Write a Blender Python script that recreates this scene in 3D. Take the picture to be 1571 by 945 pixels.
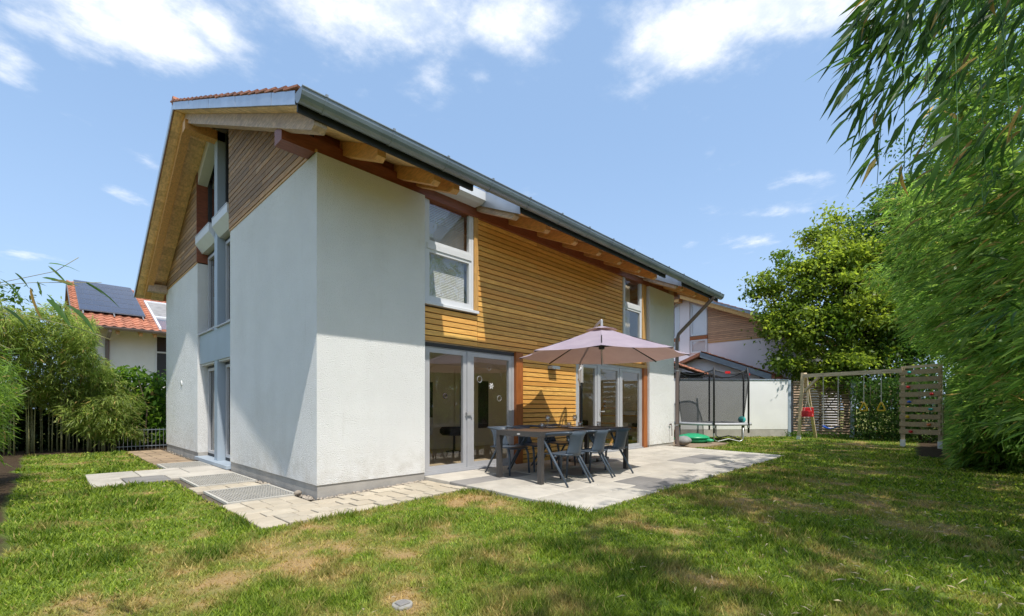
import bpy, math, random
import numpy as np
from mathutils import Matrix, Vector
R = math.radians
random.seed(7); RNG = np.random.default_rng(7)
for o in list(bpy.data.objects): bpy.data.objects.remove(o)
S = bpy.context.scene; COL = S.collection

# ------------------------------------------------------------------ camera
CAMX, CAMY, CAMZ = -2.489, -5.906, 1.10
cd = bpy.data.cameras.new('camera'); cam = bpy.data.objects.new('camera', cd); COL.objects.link(cam)
cam.location = (CAMX, CAMY, CAMZ); cam.rotation_euler = (R(90), 0, R(43.98 - 90))
cd.sensor_width = 36; cd.lens = 700 / 1571 * 36; cd.shift_y = 153.5 / 1571
cd.clip_start = .05; cd.clip_end = 3000
S.camera = cam
FW = (math.cos(R(43.98)), math.sin(R(43.98))); RT = (FW[1], -FW[0])

# ------------------------------------------------------------------ light
SUN = Vector((-.65, -2.2, 4.15)).normalized()
EL = math.asin(SUN.z); AZ = math.atan2(SUN.x, SUN.y)
ld = bpy.data.lights.new('sun', 'SUN'); ld.energy = 2.8; ld.angle = R(.53); ld.color = (1, .955, .88)
lo = bpy.data.objects.new('sun', ld); COL.objects.link(lo); lo.location = (0, 0, 30)
lo.rotation_euler = SUN.to_track_quat('Z', 'Y').to_euler()
S.view_settings.view_transform = 'Standard'; S.view_settings.look = 'None'
S.view_settings.exposure = .80; S.view_settings.gamma = 1
S.render.engine = 'CYCLES'
S.cycles.use_denoising = True; S.cycles.denoising_prefilter = 'NONE'; S.cycles.max_bounces = 10; S.cycles.diffuse_bounces = 6; S.cycles.transparent_max_bounces = 16
S.cycles.caustics_reflective = False; S.cycles.caustics_refractive = False

class NT:
    """small helper for node trees"""
    def __init__(s, t): s.t = t; t.nodes.clear()
    def n(s, typ, **kw):
        nd = s.t.nodes.new(typ)
        for k, v in kw.items():
            if k.startswith('i_'):
                k = k[2:]; nd.inputs[int(k) if k.isdigit() else k].default_value = v
            else: setattr(nd, k, v)
        return nd
    def l(s, a, b): s.t.links.new(a, b)
    def put(s, x, sock):
        if isinstance(x, (int, float)): sock.default_value = x
        else: s.l(x, sock)
    def m(s, op, a, b=0, c=0, clamp=False):
        nd = s.n('ShaderNodeMath', operation=op, use_clamp=clamp)
        for i, x in enumerate((a, b, c)): s.put(x, nd.inputs[i])
        return nd.outputs[0]
    def mix(s, f, a, b, blend='MIX'):
        nd = s.n('ShaderNodeMix', data_type='RGBA', blend_type=blend, clamp_factor=True)
        s.put(f, nd.inputs[0])
        for x, k in ((a, 6), (b, 7)):
            if isinstance(x, tuple): nd.inputs[k].default_value = (*x[:3], 1)
            else: s.l(x, nd.inputs[k])
        return nd.outputs[2]
    def ramp(s, f, a, b):
        nd = s.n('ShaderNodeMapRange', interpolation_type='SMOOTHSTEP', i_1=a, i_2=b); s.put(f, nd.inputs[0]); return nd.outputs[0]
    def noise(s, vec, scale, detail=4, rough=.55):
        nd = s.n('ShaderNodeTexNoise', i_Scale=scale, i_Detail=detail, i_Roughness=rough); s.l(vec, nd.inputs['Vector']); return nd.outputs[0]

W = bpy.data.worlds.new('World'); S.world = W; W.use_nodes = True
w = NT(W.node_tree)
sky = w.n('ShaderNodeTexSky', sky_type='NISHITA', sun_disc=False, sun_elevation=EL, sun_rotation=AZ, altitude=500, air_density=1.0, dust_density=2.2, ozone_density=1.0)
geo = w.n('ShaderNodeTexCoord'); sep = w.n('ShaderNodeSeparateXYZ'); w.l(geo.outputs['Generated'], sep.inputs[0])
dx, dy, dz = sep.outputs
zc = w.m('MAXIMUM', dz, .04)
cmb = w.n('ShaderNodeCombineXYZ'); PX = w.m('DIVIDE', dx, zc); PY = w.m('DIVIDE', dy, zc); w.l(PX, cmb.inputs[0]); w.l(PY, cmb.inputs[1])
# cloud fields on a flat layer: centre, half sizes, angle, weight
BL = [(.16, 1.50, .26, .17, -40, 1.0), (.30, 1.39, .10, .09, -40, .9), (-.06, 1.97, .05, .12, 0, .7), (.62, 1.02, .26, .14, -44, .95), (.84, .83, .14, .09, -44, 1.0),
      (.80, 1.12, .07, .10, -30, .5), (1.22, .52, .17, .13, -52, 1.15), (1.27, .35, .22, .10, -55, 1.1), (.27, 2.79, .06, .10, -40, .62), (.31, 2.36, .04, .07, -40, .42),
      (2.6, .66, .16, .10, -55, .55), (3.0, .85, .2, .12, -50, .48), (2.31, .49, .13, .06, -55, .4), (2.8, 1.17, .07, .1, -50, .35), (-.06, 4.4, .12, .25, 0, .35), (.92, 1.02, .035, .03, -40, .45),
      (-1.4, .9, .5, .3, 20, .9), (-.9, -.6, .45, .25, -20, .9), (.9, -1.3, .5, .3, 35, .9), (2.4, -1.2, .6, .4, 0, .9), (-2.2, 2.6, .6, .4, 10, .9), (.1, -2.6, .7, .4, 0, .9), (-2.6, -1.6, .6, .5, 40, .9), (1.9, 2.9, .3, .15, 30, .25), (-1.5, 2.2, .5, .3, -20, .8), (-1.0, .2, .35, .25, 10, .8), (-2.6, .3, .6, .4, 60, .9), (-3.5, 1.6, .8, .5, 0, .8)]  # last few are unseen clouds, added to brighten the shaded gable
acc = None
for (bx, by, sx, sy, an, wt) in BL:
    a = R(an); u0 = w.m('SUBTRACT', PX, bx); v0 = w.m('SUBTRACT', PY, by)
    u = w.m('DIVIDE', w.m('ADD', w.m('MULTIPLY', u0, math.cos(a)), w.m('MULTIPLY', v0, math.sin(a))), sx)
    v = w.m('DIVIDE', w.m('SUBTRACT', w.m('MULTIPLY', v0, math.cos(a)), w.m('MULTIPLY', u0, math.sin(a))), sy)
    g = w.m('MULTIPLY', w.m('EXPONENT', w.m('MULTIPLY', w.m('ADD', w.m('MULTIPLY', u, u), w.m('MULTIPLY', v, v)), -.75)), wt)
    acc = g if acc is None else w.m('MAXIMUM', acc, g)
n1 = w.noise(cmb.outputs[0], 3.6, 9, .56); n2 = w.noise(cmb.outputs[0], 9, 9, .66)
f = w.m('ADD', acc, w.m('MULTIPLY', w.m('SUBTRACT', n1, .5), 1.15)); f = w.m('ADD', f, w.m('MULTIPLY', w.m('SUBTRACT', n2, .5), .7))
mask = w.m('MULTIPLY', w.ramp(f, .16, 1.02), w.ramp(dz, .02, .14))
haze = w.ramp(dz, .55, -.02)
skyc = w.mix(w.m('MULTIPLY', haze, .30), sky.outputs[0], (5.2, 6.0, 6.6))
skyc = w.mix(.5, skyc, (2.75, 4.3, 6.7))
cl = w.mix(w.ramp(w.m('ADD', w.m('MULTIPLY', n1, .5), w.m('MULTIPLY', n2, .5)), .38, .6), (5.1, 5.6, 6.4), (7.0, 7.1, 7.2))
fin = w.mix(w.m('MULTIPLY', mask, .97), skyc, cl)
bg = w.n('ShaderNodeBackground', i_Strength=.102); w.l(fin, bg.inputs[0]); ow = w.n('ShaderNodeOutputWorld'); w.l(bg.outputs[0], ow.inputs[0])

# ------------------------------------------------------------------ materials
def mat(name, base, rough=.6, var=.15, scale=6, stretch=(1, 1, 1), rand=0, bump=0, bscale=60, metal=0, spec=.5, second=None, sec_scale=2, sec_lo=.5, sec_hi=.7, huev=None, alpha=1, bdist=.01, dirt=None):
    m = bpy.data.materials.new(name); m.use_nodes = True; t = NT(m.node_tree)
    out = t.n('ShaderNodeOutputMaterial'); p = t.n('ShaderNodeBsdfPrincipled', i_Roughness=rough, i_Metallic=metal)
    p.inputs['Specular IOR Level'].default_value = spec; p.inputs['Alpha'].default_value = alpha
    tc = t.n('ShaderNodeTexCoord'); oi = t.n('ShaderNodeObjectInfo')
    off = t.n('ShaderNodeVectorMath', operation='SCALE'); t.l(oi.outputs['Random'], off.inputs[0]); off.inputs['Scale'].default_value = 37.0 if rand else 0
    ad = t.n('ShaderNodeVectorMath', operation='ADD'); t.l(tc.outputs['Object'], ad.inputs[0]); t.l(off.outputs[0], ad.inputs[1])
    mp = t.n('ShaderNodeMapping'); mp.inputs['Scale'].default_value = stretch; t.l(ad.outputs[0], mp.inputs[0]); V = mp.outputs[0]
    n = t.noise(V, scale, 6)
    lo = tuple(c * (1 - var) for c in base); hi = tuple(min(1, c * (1 + var)) for c in base)
    c = t.mix(t.ramp(n, .28, .72), lo, hi)
    if second:
        c = t.mix(t.m('MULTIPLY', t.ramp(t.noise(V, sec_scale, 7, .62), sec_lo, sec_hi), .9), c, second)
    if dirt:
        sx = t.n('ShaderNodeSeparateXYZ'); t.l(tc.outputs['Object'], sx.inputs[0]); st_ = t.n('ShaderNodeMapping'); st_.inputs['Scale'].default_value = (3, 3, .22); t.l(tc.outputs['Object'], st_.inputs[0])
        low = t.m('MULTIPLY', t.ramp(sx.outputs[2], .75, .05), t.ramp(t.noise(V, 5, 6, .65), .3, .75)); streak = t.m('MULTIPLY', t.ramp(t.noise(st_.outputs[0], 3, 5, .6), .58, .82), .28)
        c = t.mix(t.m('MAXIMUM', t.m('MULTIPLY', low, .75), streak), c, dirt)
    if rand:
        r = t.m('MULTIPLY_ADD', oi.outputs['Random'], 2 * rand, 1 - rand)
        hs = t.n('ShaderNodeHueSaturation'); t.l(c, hs.inputs['Color']); t.l(r, hs.inputs['Value']); c = hs.outputs[0]
        if huev:
            wn = t.n('ShaderNodeTexWhiteNoise', noise_dimensions='1D'); t.l(oi.outputs['Random'], wn.inputs['W'])
            c = t.mix(t.m('MULTIPLY', wn.outputs[0], .8), c, huev)
    t.l(c, p.inputs['Base Color'])
    if bump:
        b = t.n('ShaderNodeBump', i_Strength=bump, i_Distance=bdist); t.l(t.noise(V, bscale, 5, .6), b.inputs['Height']); t.l(b.outputs[0], p.inputs['Normal'])
    t.l(p.outputs[0], out.inputs[0]); return m

M = {}
M['render'] = mat('white_render', (.83, .82, .795), .9, .03, 1.2, bump=1, bscale=70, spec=.2, second=(.73, .71, .67), sec_scale=.7, sec_lo=.5, sec_hi=.85, bdist=.022, dirt=(.60, .565, .50))
M['render_far'] = mat('white_render_far', (.79, .78, .755), .9, .04, 1.2, bump=.25, bscale=60, spec=.2, dirt=(.62, .585, .52))
M['render2'] = mat('pale_pink_render', (.78, .71, .72), .9, .04, 1.2, bump=.3, bscale=40, spec=.2)
M['plinth'] = mat('grey_plinth', (.40, .37, .33), .9, .12, 2.5, bump=.5, bscale=120, second=(.30, .28, .25), sec_scale=2, sec_lo=.5, sec_hi=.8)
M['board'] = mat('honey_larch_boards', (.88, .46, .12), .5, .32, 5, (1, 14, 14), .27, bump=.35, bscale=26, huev=(.76, .35, .075), second=(.54, .235, .055), sec_scale=2.6, sec_lo=.54, sec_hi=.80)
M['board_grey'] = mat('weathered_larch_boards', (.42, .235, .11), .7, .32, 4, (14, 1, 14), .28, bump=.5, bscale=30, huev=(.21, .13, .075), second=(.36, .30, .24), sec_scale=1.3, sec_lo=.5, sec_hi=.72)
M['post'] = mat('red_brown_post', (.36, .115, .028), .45, .2, 4, (12, 12, 1), .08, bump=.2, bscale=30)
M['trim'] = mat('golden_wood_trim', (.58, .32, .10), .5, .15, 4, (10, 10, 2), .06)
M['soffit'] = mat('pine_soffit_boards', (.82, .57, .31), .6, .2, 4, (6, 1.2, 6), .14, bump=.2, bscale=30)
M['rafter'] = mat('glulam_rafter', (.64, .34, .125), .5, .18, 5, (10, 2, 10), .10, bump=.2, bscale=30)
M['rafter_pale'] = mat('sun_bleached_rafter', (.50, .36, .25), .6, .25, 5, (10, 2, 10), .05, bump=.3, bscale=30, second=(.36, .25, .19), sec_scale=1.5, sec_lo=.45, sec_hi=.7)
M['purlin'] = mat('red_brown_purlin', (.24, .07, .03), .45, .2, 4, (2, 10, 10), .05, bump=.2, bscale=30)
M['dark_back'] = mat('dark_backing', (.035, .022, .014), .9, .1)
M['zinc'] = mat('zinc_sheet', (.46, .51, .58), .38, .08, 3, metal=.75, rand=.05)
M['gutter'] = mat('grey_green_zinc', (.24, .275, .31), .4, .12, 3, metal=.4)
M['brown_metal'] = mat('brown_downpipe', (.20, .155, .14), .45, .08, 3, metal=.3)
M['black'] = mat('black_plastic', (.018, .018, .018), .6, .2, 8)
M['tile'] = mat('orange_clay_tile', (.40, .155, .085), .75, .25, 9, rand=.25, bump=.3, bscale=50, second=(.22, .09, .06), sec_scale=5, sec_lo=.55, sec_hi=.8)
M['frame'] = mat('white_window_frame', (.66, .67, .69), .35, .03, 3)
M['alu'] = mat('grey_aluminium_frame', (.50, .50, .515), .38, .05, 3, metal=.2)
M['bluegrey'] = mat('blue_grey_panel', (.36, .42, .48), .45, .04, 2)
M['gasket'] = mat('dark_gasket', (.03, .03, .032), .6, .1)
M['blind'] = mat('grey_blind', (.72, .71, .68), .6, .05)
M['int_wall'] = mat('beige_plaster', (.90, .80, .62), .9, .03, 1)
M['int_floor'] = mat('oak_floor', (.60, .47, .31), .45, .2, 4, (2, 14, 2))
M['int_ceil'] = mat('white_ceiling', (.86, .84, .78), .9, .02)
M['slab'] = mat('cream_slab', (.475, .435, .37), .85, .11, 3, rand=.10, bump=.4, bscale=90, second=(.33, .295, .245), sec_scale=1.6, sec_lo=.5, sec_hi=.8)
M['slab_dark'] = mat('grey_slab', (.235, .22, .205), .85, .12, 3, rand=.08, bump=.3, bscale=90)
M['paver'] = mat('sand_paver', (.46, .40, .305), .9, .12, 5, rand=.15, bump=.4, bscale=90, huev=(.44, .37, .27), second=(.31, .245, .16), sec_scale=3, sec_lo=.55, sec_hi=.8)
M['paver_brown'] = mat('brown_paver', (.30, .215, .135), .9, .15, 5, rand=.2, bump=.4, bscale=90)
M['joint'] = mat('sandy_joint', (.10, .08, .055), .95, .3, 14)
M['steel'] = mat('galvanised_steel', (.50, .50, .49), .4, .12, 12, metal=.8)
M['shaft'] = mat('shaft_floor', (.16, .145, .12), .9, .2)
M['stone'] = mat('pebble_stone', (.46, .39, .31), .8, .35, 9, rand=.3, bump=.3, bscale=60)
M['table'] = mat('charcoal_table_metal', (.055, .05, .048), .42, .1, 4)
M['tabletop'] = mat('brown_table_boards', (.075, .05, .04), .38, .3, 5, (2, 14, 2), rand=.12)
M['chair'] = mat('slate_blue_plastic', (.062, .082, .108), .42, .06, 4)
M['canopy'] = None
M['pole'] = mat('dark_umbrella_pole', (.02, .02, .022), .35, .1)
M['polealu'] = mat('pale_umbrella_metal', (.62, .60, .60), .35, .05, metal=.4)
M['white'] = mat('white_ceramic', (.78, .77, .75), .25, .03)
M['mat'] = mat('dark_placemat', (.04, .03, .028), .8, .15, 20)
M['timber'] = mat('weathered_timber', (.62, .48, .30), .8, .25, 6, (1, 1, 9), .14, bump=.5, bscale=30, second=(.34, .26, .17), sec_scale=2, sec_lo=.5, sec_hi=.75)
M['timber_x'] = mat('weathered_plank', (.38, .27, .15), .8, .28, 6, (9, 2, 12), .2, bump=.5, bscale=30, second=(.38, .30, .22), sec_scale=2, sec_lo=.5, sec_hi=.75)
M['fence'] = mat('brown_fence_slat', (.36, .25, .17), .8, .25, 6, (3, 3, 12), .18, second=(.24, .16, .11), sec_scale=2, sec_lo=.5, sec_hi=.75)
M['rope'] = mat('pale_rope', (.55, .50, .42), .9, .15, 30)
for k, c in dict(red=(.62, .02, .025), blue=(.03, .11, .50), yellow=(.70, .44, .02), teal=(.03, .36, .33), orange=(.75, .20, .06), green=(.02, .33, .14)).items():
    M[k] = mat(k + '_plastic', c, .38, .06, 3)
M['pad'] = mat('grey_pad', (.42, .42, .43), .55, .12, 6)
M['tmat'] = mat('black_jump_mat', (.03, .03, .032), .8, .1)
M['terracotta'] = mat('terracotta', (.55, .2, .09), .8, .1)
M['cover'] = mat('grey_cover', (.27, .26, .25), .8, .2, 5, bump=.4, bscale=14)
M['bark'] = mat('tree_bark', (.085, .06, .042), .95, .3, 8, (4, 4, 1), bump=.8, bscale=25)
M['culm'] = mat('bamboo_culm', (.26, .24, .10), .5, .25, 4, (8, 8, 1), .2)
M['twig'] = mat('dry_twig', (.52, .40, .24), .8, .2)
M['solar'] = mat('solar_cells', (.028, .036, .068), .22, .15, 2, rand=.1)
M['solar_frame'] = mat('dark_solar_frame', (.16, .17, .19), .4, .1, metal=.5)
M['mirror'] = mat('mirror_glass', (.75, .72, .62), .04, 0, metal=1)
M['dark_wood'] = mat('dark_wood', (.05, .03, .022), .5, .2)
M['sofa'] = mat('grey_upholstery', (.16, .14, .12), .9, .12, 12)
M['curtain_g'] = mat('dark_green_curtain', (.02, .075, .06), .9, .1)
M['curtain_b'] = mat('beige_curtain', (.62, .52, .36), .9, .06)
M['lidm'] = mat('pale_concrete_lid', (.30, .285, .25), .9, .15, 12, bump=.4)
M['pink'] = mat('pink_petal', (.7, .12, .12), .6, .2)
M['leafgreen'] = mat('green_leaf', (.06, .16, .03), .5, .3)

def glassmat(name, tint, refl=1.0, base=.04, rough=0.0):
    m = bpy.data.materials.new(name); m.use_nodes = True; t = NT(m.node_tree); out = t.n('ShaderNodeOutputMaterial')
    tr = t.n('ShaderNodeBsdfTransparent'); tr.inputs[0].default_value = (*tint, 1); gl = t.n('ShaderNodeBsdfGlossy', i_Roughness=rough)
    lw = t.n('ShaderNodeLayerWeight', i_Blend=.5); f = t.m('MULTIPLY_ADD', t.m('POWER', lw.outputs['Facing'], 5), 1 - base, base)
    mx = t.n('ShaderNodeMixShader'); t.l(t.m('MULTIPLY', f, refl, clamp=True), mx.inputs[0])
    t.l(tr.outputs[0], mx.inputs[1]); t.l(gl.outputs[0], mx.inputs[2]); t.l(mx.outputs[0], out.inputs[0]); return m
M['glass'] = glassmat('window_glass', (.97, .98, .97), 1.3, .12)
M['ware'] = glassmat('clear_glassware', (.92, .93, .93), 1.5, .16)

def netmat(name, col, dens):
    m = bpy.data.materials.new(name); m.use_nodes = True; t = NT(m.node_tree); out = t.n('ShaderNodeOutputMaterial')
    d = t.n('ShaderNodeBsdfDiffuse'); d.inputs[0].default_value = (*col, 1); tr = t.n('ShaderNodeBsdfTransparent'); mx = t.n('ShaderNodeMixShader', i_0=dens)
    t.l(tr.outputs[0], mx.inputs[1]); t.l(d.outputs[0], mx.inputs[2]); t.l(mx.outputs[0], out.inputs[0]); return m
M['net'] = netmat('black_safety_net', (.035, .035, .037), .48)

def clothmat():
    m = bpy.data.materials.new('mauve_canvas'); m.use_nodes = True; t = NT(m.node_tree); out = t.n('ShaderNodeOutputMaterial')
    tc = t.n('ShaderNodeTexCoord'); c = t.mix(t.ramp(t.noise(tc.outputs['Object'], 2.5, 5), .3, .7), (.40, .335, .405), (.47, .40, .465))
    d = t.n('ShaderNodeBsdfDiffuse'); tr = t.n('ShaderNodeBsdfTranslucent', i_Color=(.42, .25, .19, 1)); mx = t.n('ShaderNodeMixShader', i_0=.28)
    b = t.n('ShaderNodeBump', i_Strength=.35, i_Distance=.03); t.l(t.noise(tc.outputs['Object'], 5, 3), b.inputs['Height']); t.l(b.outputs[0], d.inputs['Normal'])
    t.l(c, d.inputs[0]); t.l(d.outputs[0], mx.inputs[1]); t.l(tr.outputs[0], mx.inputs[2]); t.l(mx.outputs[0], out.inputs[0]); return m
M['canopy'] = clothmat()

def leafmat(name, attr=True, base=(.06, .12, .02), rough=.4, trans=.5, huev=None):
    m = bpy.data.materials.new(name); m.use_nodes = True; t = NT(m.node_tree); out = t.n('ShaderNodeOutputMaterial')
    if attr: c = t.n('ShaderNodeAttribute', attribute_name='col').outputs['Color']
    else:
        oi = t.n('ShaderNodeObjectInfo'); wn = t.n('ShaderNodeTexWhiteNoise', noise_dimensions='1D'); t.l(oi.outputs['Random'], wn.inputs['W'])
        c = t.mix(oi.outputs['Random'], tuple(x * .6 for x in base), tuple(x * 1.5 for x in base)); c = t.mix(t.ramp(wn.outputs[0], .9, .97), c, huev or (.30, .2, .06))
    p = t.n('ShaderNodeBsdfPrincipled', i_Roughness=rough); p.inputs['Specular IOR Level'].default_value = .22; t.l(c, p.inputs['Base Color'])
    hs = t.n('ShaderNodeHueSaturation', i_Value=2.1, i_Hue=.49, i_Saturation=1.1); t.l(c, hs.inputs['Color'])
    tr = t.n('ShaderNodeBsdfTranslucent'); t.l(hs.outputs[0], tr.inputs[0]); mx = t.n('ShaderNodeMixShader', i_0=trans)
    t.l(p.outputs[0], mx.inputs[1]); t.l(tr.outputs[0], mx.inputs[2]); t.l(mx.outputs[0], out.inputs[0]); return m
M['leaf'] = leafmat('foliage'); M['leaf_obj'] = leafmat('bamboo_leaf', False, (.055, .115, .024)); M['grass'] = leafmat('grass_blades', rough=.6, trans=.35)

# ------------------------------------------------------------------ object helpers
def tag(o, label=None, cat=None, group=None, kind=None):
    if label: o['label'] = label
    if cat: o['category'] = cat
    if group: o['group'] = group
    if kind: o['kind'] = kind
    return o
def thing(name, label, cat, loc=(0, 0, 0), rz=0, group=None):
    o = bpy.data.objects.new(name, None); COL.objects.link(o); o.location = loc; o.rotation_euler = (0, 0, rz); o.empty_display_size = .2
    return tag(o, label, cat, group)
def link(name, me, m, parent=None, smooth=False):
    o = bpy.data.objects.new(name, me); COL.objects.link(o)
    if m is not None and not me.materials: me.materials.append(m)
    if parent is not None: o.parent = parent
    if smooth: me.shade_smooth()
    return o
class MB:
    def __init__(s): s.v = []; s.f = []
    def add(s, vs, fs): k = len(s.v); s.v += [tuple(p) for p in vs]; s.f += [tuple(i + k for i in q) for q in fs]; return s
    def box(s, x0, x1, y0, y1, z0, z1):
        return s.add([(x0, y0, z0), (x1, y0, z0), (x1, y1, z0), (x0, y1, z0), (x0, y0, z1), (x1, y0, z1), (x1, y1, z1), (x0, y1, z1)],
                     [(3, 2, 1, 0), (4, 5, 6, 7), (0, 1, 5, 4), (1, 2, 6, 5), (2, 3, 7, 6), (3, 0, 4, 7)])
    def bbox(s, x0, x1, y0, y1, z0, z1, b=.006):
        """box with chamfered top edges"""
        v = [(x0, y0, z0), (x1, y0, z0), (x1, y1, z0), (x0, y1, z0), (x0, y0, z1 - b), (x1, y0, z1 - b), (x1, y1, z1 - b), (x0, y1, z1 - b),
             (x0 + b, y0 + b, z1), (x1 - b, y0 + b, z1), (x1 - b, y1 - b, z1), (x0 + b, y1 - b, z1)]
        f = [(3, 2, 1, 0), (8, 9, 10, 11)]
        for i in range(4): j = (i + 1) % 4; f += [(i, j, j + 4, i + 4), (i + 4, j + 4, j + 8, i + 8)]
        return s.add(v, f)
    def prism(s, poly, axis, a, b):
        """extrude a 2-D polygon along an axis; poly in the two other axes in order"""
        def mk(p, t): return (t, p[0], p[1]) if axis == 0 else ((p[0], t, p[1]) if axis == 1 else (p[0], p[1], t))
        n = len(poly); vs = [mk(p, a) for p in poly] + [mk(p, b) for p in poly]
        fs = [tuple(range(n - 1, -1, -1)), tuple(range(n, 2 * n))] + [(i, (i + 1) % n, (i + 1) % n + n, i + n) for i in range(n)]
        return s.add(vs, fs)
    def tube(s, pts, r, n=8, cap=True):
        pts = [Vector(p) for p in pts]; k = len(s.v); m = len(pts); rs = r if isinstance(r, (list, tuple)) else [r] * m
        up = Vector((0, 0, 1)); prev = None
        for i, p in enumerate(pts):
            d = (pts[min(i + 1, m - 1)] - pts[max(i - 1, 0)]).normalized()
            if prev is None:
                a = d.cross(up if abs(d.z) < .9 else Vector((1, 0, 0))).normalized()
            else: a = (prev - d * prev.dot(d)).normalized()
            prev = a; b = d.cross(a)
            for j in range(n):
                t = 2 * math.pi * j / n; s.v.append(tuple(p + (a * math.cos(t) + b * math.sin(t)) * rs[i]))
        for i in range(m - 1):
            for j in range(n): s.f.append((k + i * n + j, k + i * n + (j + 1) % n, k + (i + 1) * n + (j + 1) % n, k + (i + 1) * n + j))
        if cap: s.f.append(tuple(k + j for j in range(n - 1, -1, -1))); s.f.append(tuple(k + (m - 1) * n + j for j in range(n)))
        return s
    def bar(s, p, q, w, h, up=(0, 0, 1)):
        """rectangular bar between two points"""
        p, q = Vector(p), Vector(q); d = (q - p).normalized(); u = Vector(up)
        if abs(d.dot(u)) > .98: u = Vector((1, 0, 0))
        a = d.cross(u).normalized() * w / 2; b = a.cross(d).normalized() * h / 2
        vs = [p - a - b, p + a - b, p + a + b, p - a + b, q - a - b, q + a - b, q + a + b, q - a + b]
        return s.add(vs, [(3, 2, 1, 0), (4, 5, 6, 7), (0, 1, 5, 4), (1, 2, 6, 5), (2, 3, 7, 6), (3, 0, 4, 7)])
    def lathe(s, prof, n=20, c=(0, 0, 0)):
        k = len(s.v)
        for (r, z) in prof:
            for j in range(n): t = 2 * math.pi * j / n; s.v.append((c[0] + r * math.cos(t), c[1] + r * math.sin(t), c[2] + z))
        for i in range(len(prof) - 1):
            for j in range(n): s.f.append((k + i * n + j, k + i * n + (j + 1) % n, k + (i + 1) * n + (j + 1) % n, k + (i + 1) * n + j))
        return s
    def torus(s, c, Rr, r, axis=1, n=24, m=6):
        k = len(s.v)
        for i in range(n):
            a = 2 * math.pi * i / n
            for j in range(m):
                b = 2 * math.pi * j / m; q = Rr + r * math.cos(b); p = (q * math.cos(a), r * math.sin(b), q * math.sin(a))
                s.v.append((c[0] + p[0], c[1] + p[1], c[2] + p[2]) if axis == 1 else (c[0] + p[0], c[1] + p[2], c[2] + p[1]))
        for i in range(n):
            for j in range(m): s.f.append((k + i * m + j, k + ((i + 1) % n) * m + j, k + ((i + 1) % n) * m + (j + 1) % m, k + i * m + (j + 1) % m))
        return s
    def mesh(s, name='mesh'):
        me = bpy.data.meshes.new(name); me.from_pydata(s.v, [], s.f)
        import bmesh
        if len(s.f) < 4000:
            bm = bmesh.new(); bm.from_mesh(me); bmesh.ops.recalc_face_normals(bm, faces=bm.faces); bm.to_mesh(me); bm.free()
        return me
    def build(s, name, m, parent=None, smooth=False): return link(name, s.mesh(name), m, parent, smooth)
def box(name, m, parent, *b): return MB().box(*b).build(name, m, parent)
def copy_tree(o, parent=None):
    c = o.copy(); COL.objects.link(c)
    if parent is not None: c.parent = parent
    for ch in list(o.children): copy_tree(ch, c)
    return c
def np_mesh(name, V, Q, col=None, smooth=False):
    """V (n,3), Q (m,k) -> mesh; col (n,3) point colours"""
    V = np.asarray(V, np.float32); Q = np.asarray(Q, np.int32); k = Q.shape[1]
    me = bpy.data.meshes.new(name); me.vertices.add(len(V)); me.vertices.foreach_set('co', V.ravel())
    me.loops.add(Q.size); me.loops.foreach_set('vertex_index', Q.ravel()); me.polygons.add(len(Q))
    me.polygons.foreach_set('loop_start', np.arange(0, Q.size, k, dtype=np.int32))
    me.update(calc_edges=True)
    if col is not None:
        at = me.attributes.new('col', 'FLOAT_COLOR', 'POINT'); at.data.foreach_set('color', np.hstack([col, np.ones((len(col), 1))]).astype(np.float32).ravel())
    if smooth: me.shade_smooth()
    return me
def norm(a): return a / np.maximum(np.linalg.norm(a, axis=1, keepdims=True), 1e-9)
def leaves_mesh(name, P, D, L, Wd, col, fold=.2, droop=.12):
    n = len(P); D = norm(D); up = norm(RNG.normal(0, .45, (n, 3)) + np.array([0, 0, 1.])); Sd = norm(np.cross(D, up)); N = np.cross(Sd, D)
    L = L[:, None]; Wd = Wd[:, None]; mid = P + D * L * .42
    V = np.stack([P, mid + Sd * Wd / 2 + N * Wd * fold, P + D * L - np.array([0, 0, 1.]) * L * droop, mid - Sd * Wd / 2 + N * Wd * fold], 1).reshape(-1, 3)
    return np_mesh(name, V, np.arange(4 * n).reshape(-1, 4), np.repeat(col, 4, 0))
def greens(n, a, b, dead=0, deadc=(.32, .24, .09), g=1.0):
    t = RNG.random((n, 1)) ** g; c = np.array(a) * (1 - t) + np.array(b) * t; c = c * RNG.uniform(.75, 1.25, (n, 1))
    k = RNG.random(n) < dead; c[k] = np.array(deadc) * RNG.uniform(.6, 1.5, (k.sum(), 1)); return c
# 2-D value noise in numpy, used for where the lawn is dry
_T = RNG.random((256, 256))
def vnoise(x, y):
    xi = np.floor(x).astype(int); yi = np.floor(y).astype(int); fx = x - xi; fy = y - yi; fx = fx * fx * (3 - 2 * fx); fy = fy * fy * (3 - 2 * fy)
    g = lambda i, j: _T[(xi + i) % 256, (yi + j) % 256]
    return (g(0, 0) * (1 - fx) + g(1, 0) * fx) * (1 - fy) + (g(0, 1) * (1 - fx) + g(1, 1) * fx) * fy
def fbm(x, y, o=4):
    s = 0; a = .5; t = 0
    for i in range(o): s = s + a * vnoise(x * 2 ** i + 17 * i, y * 2 ** i + 31 * i); t += a; a *= .55
    return s / t
exec_parts = True

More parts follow.
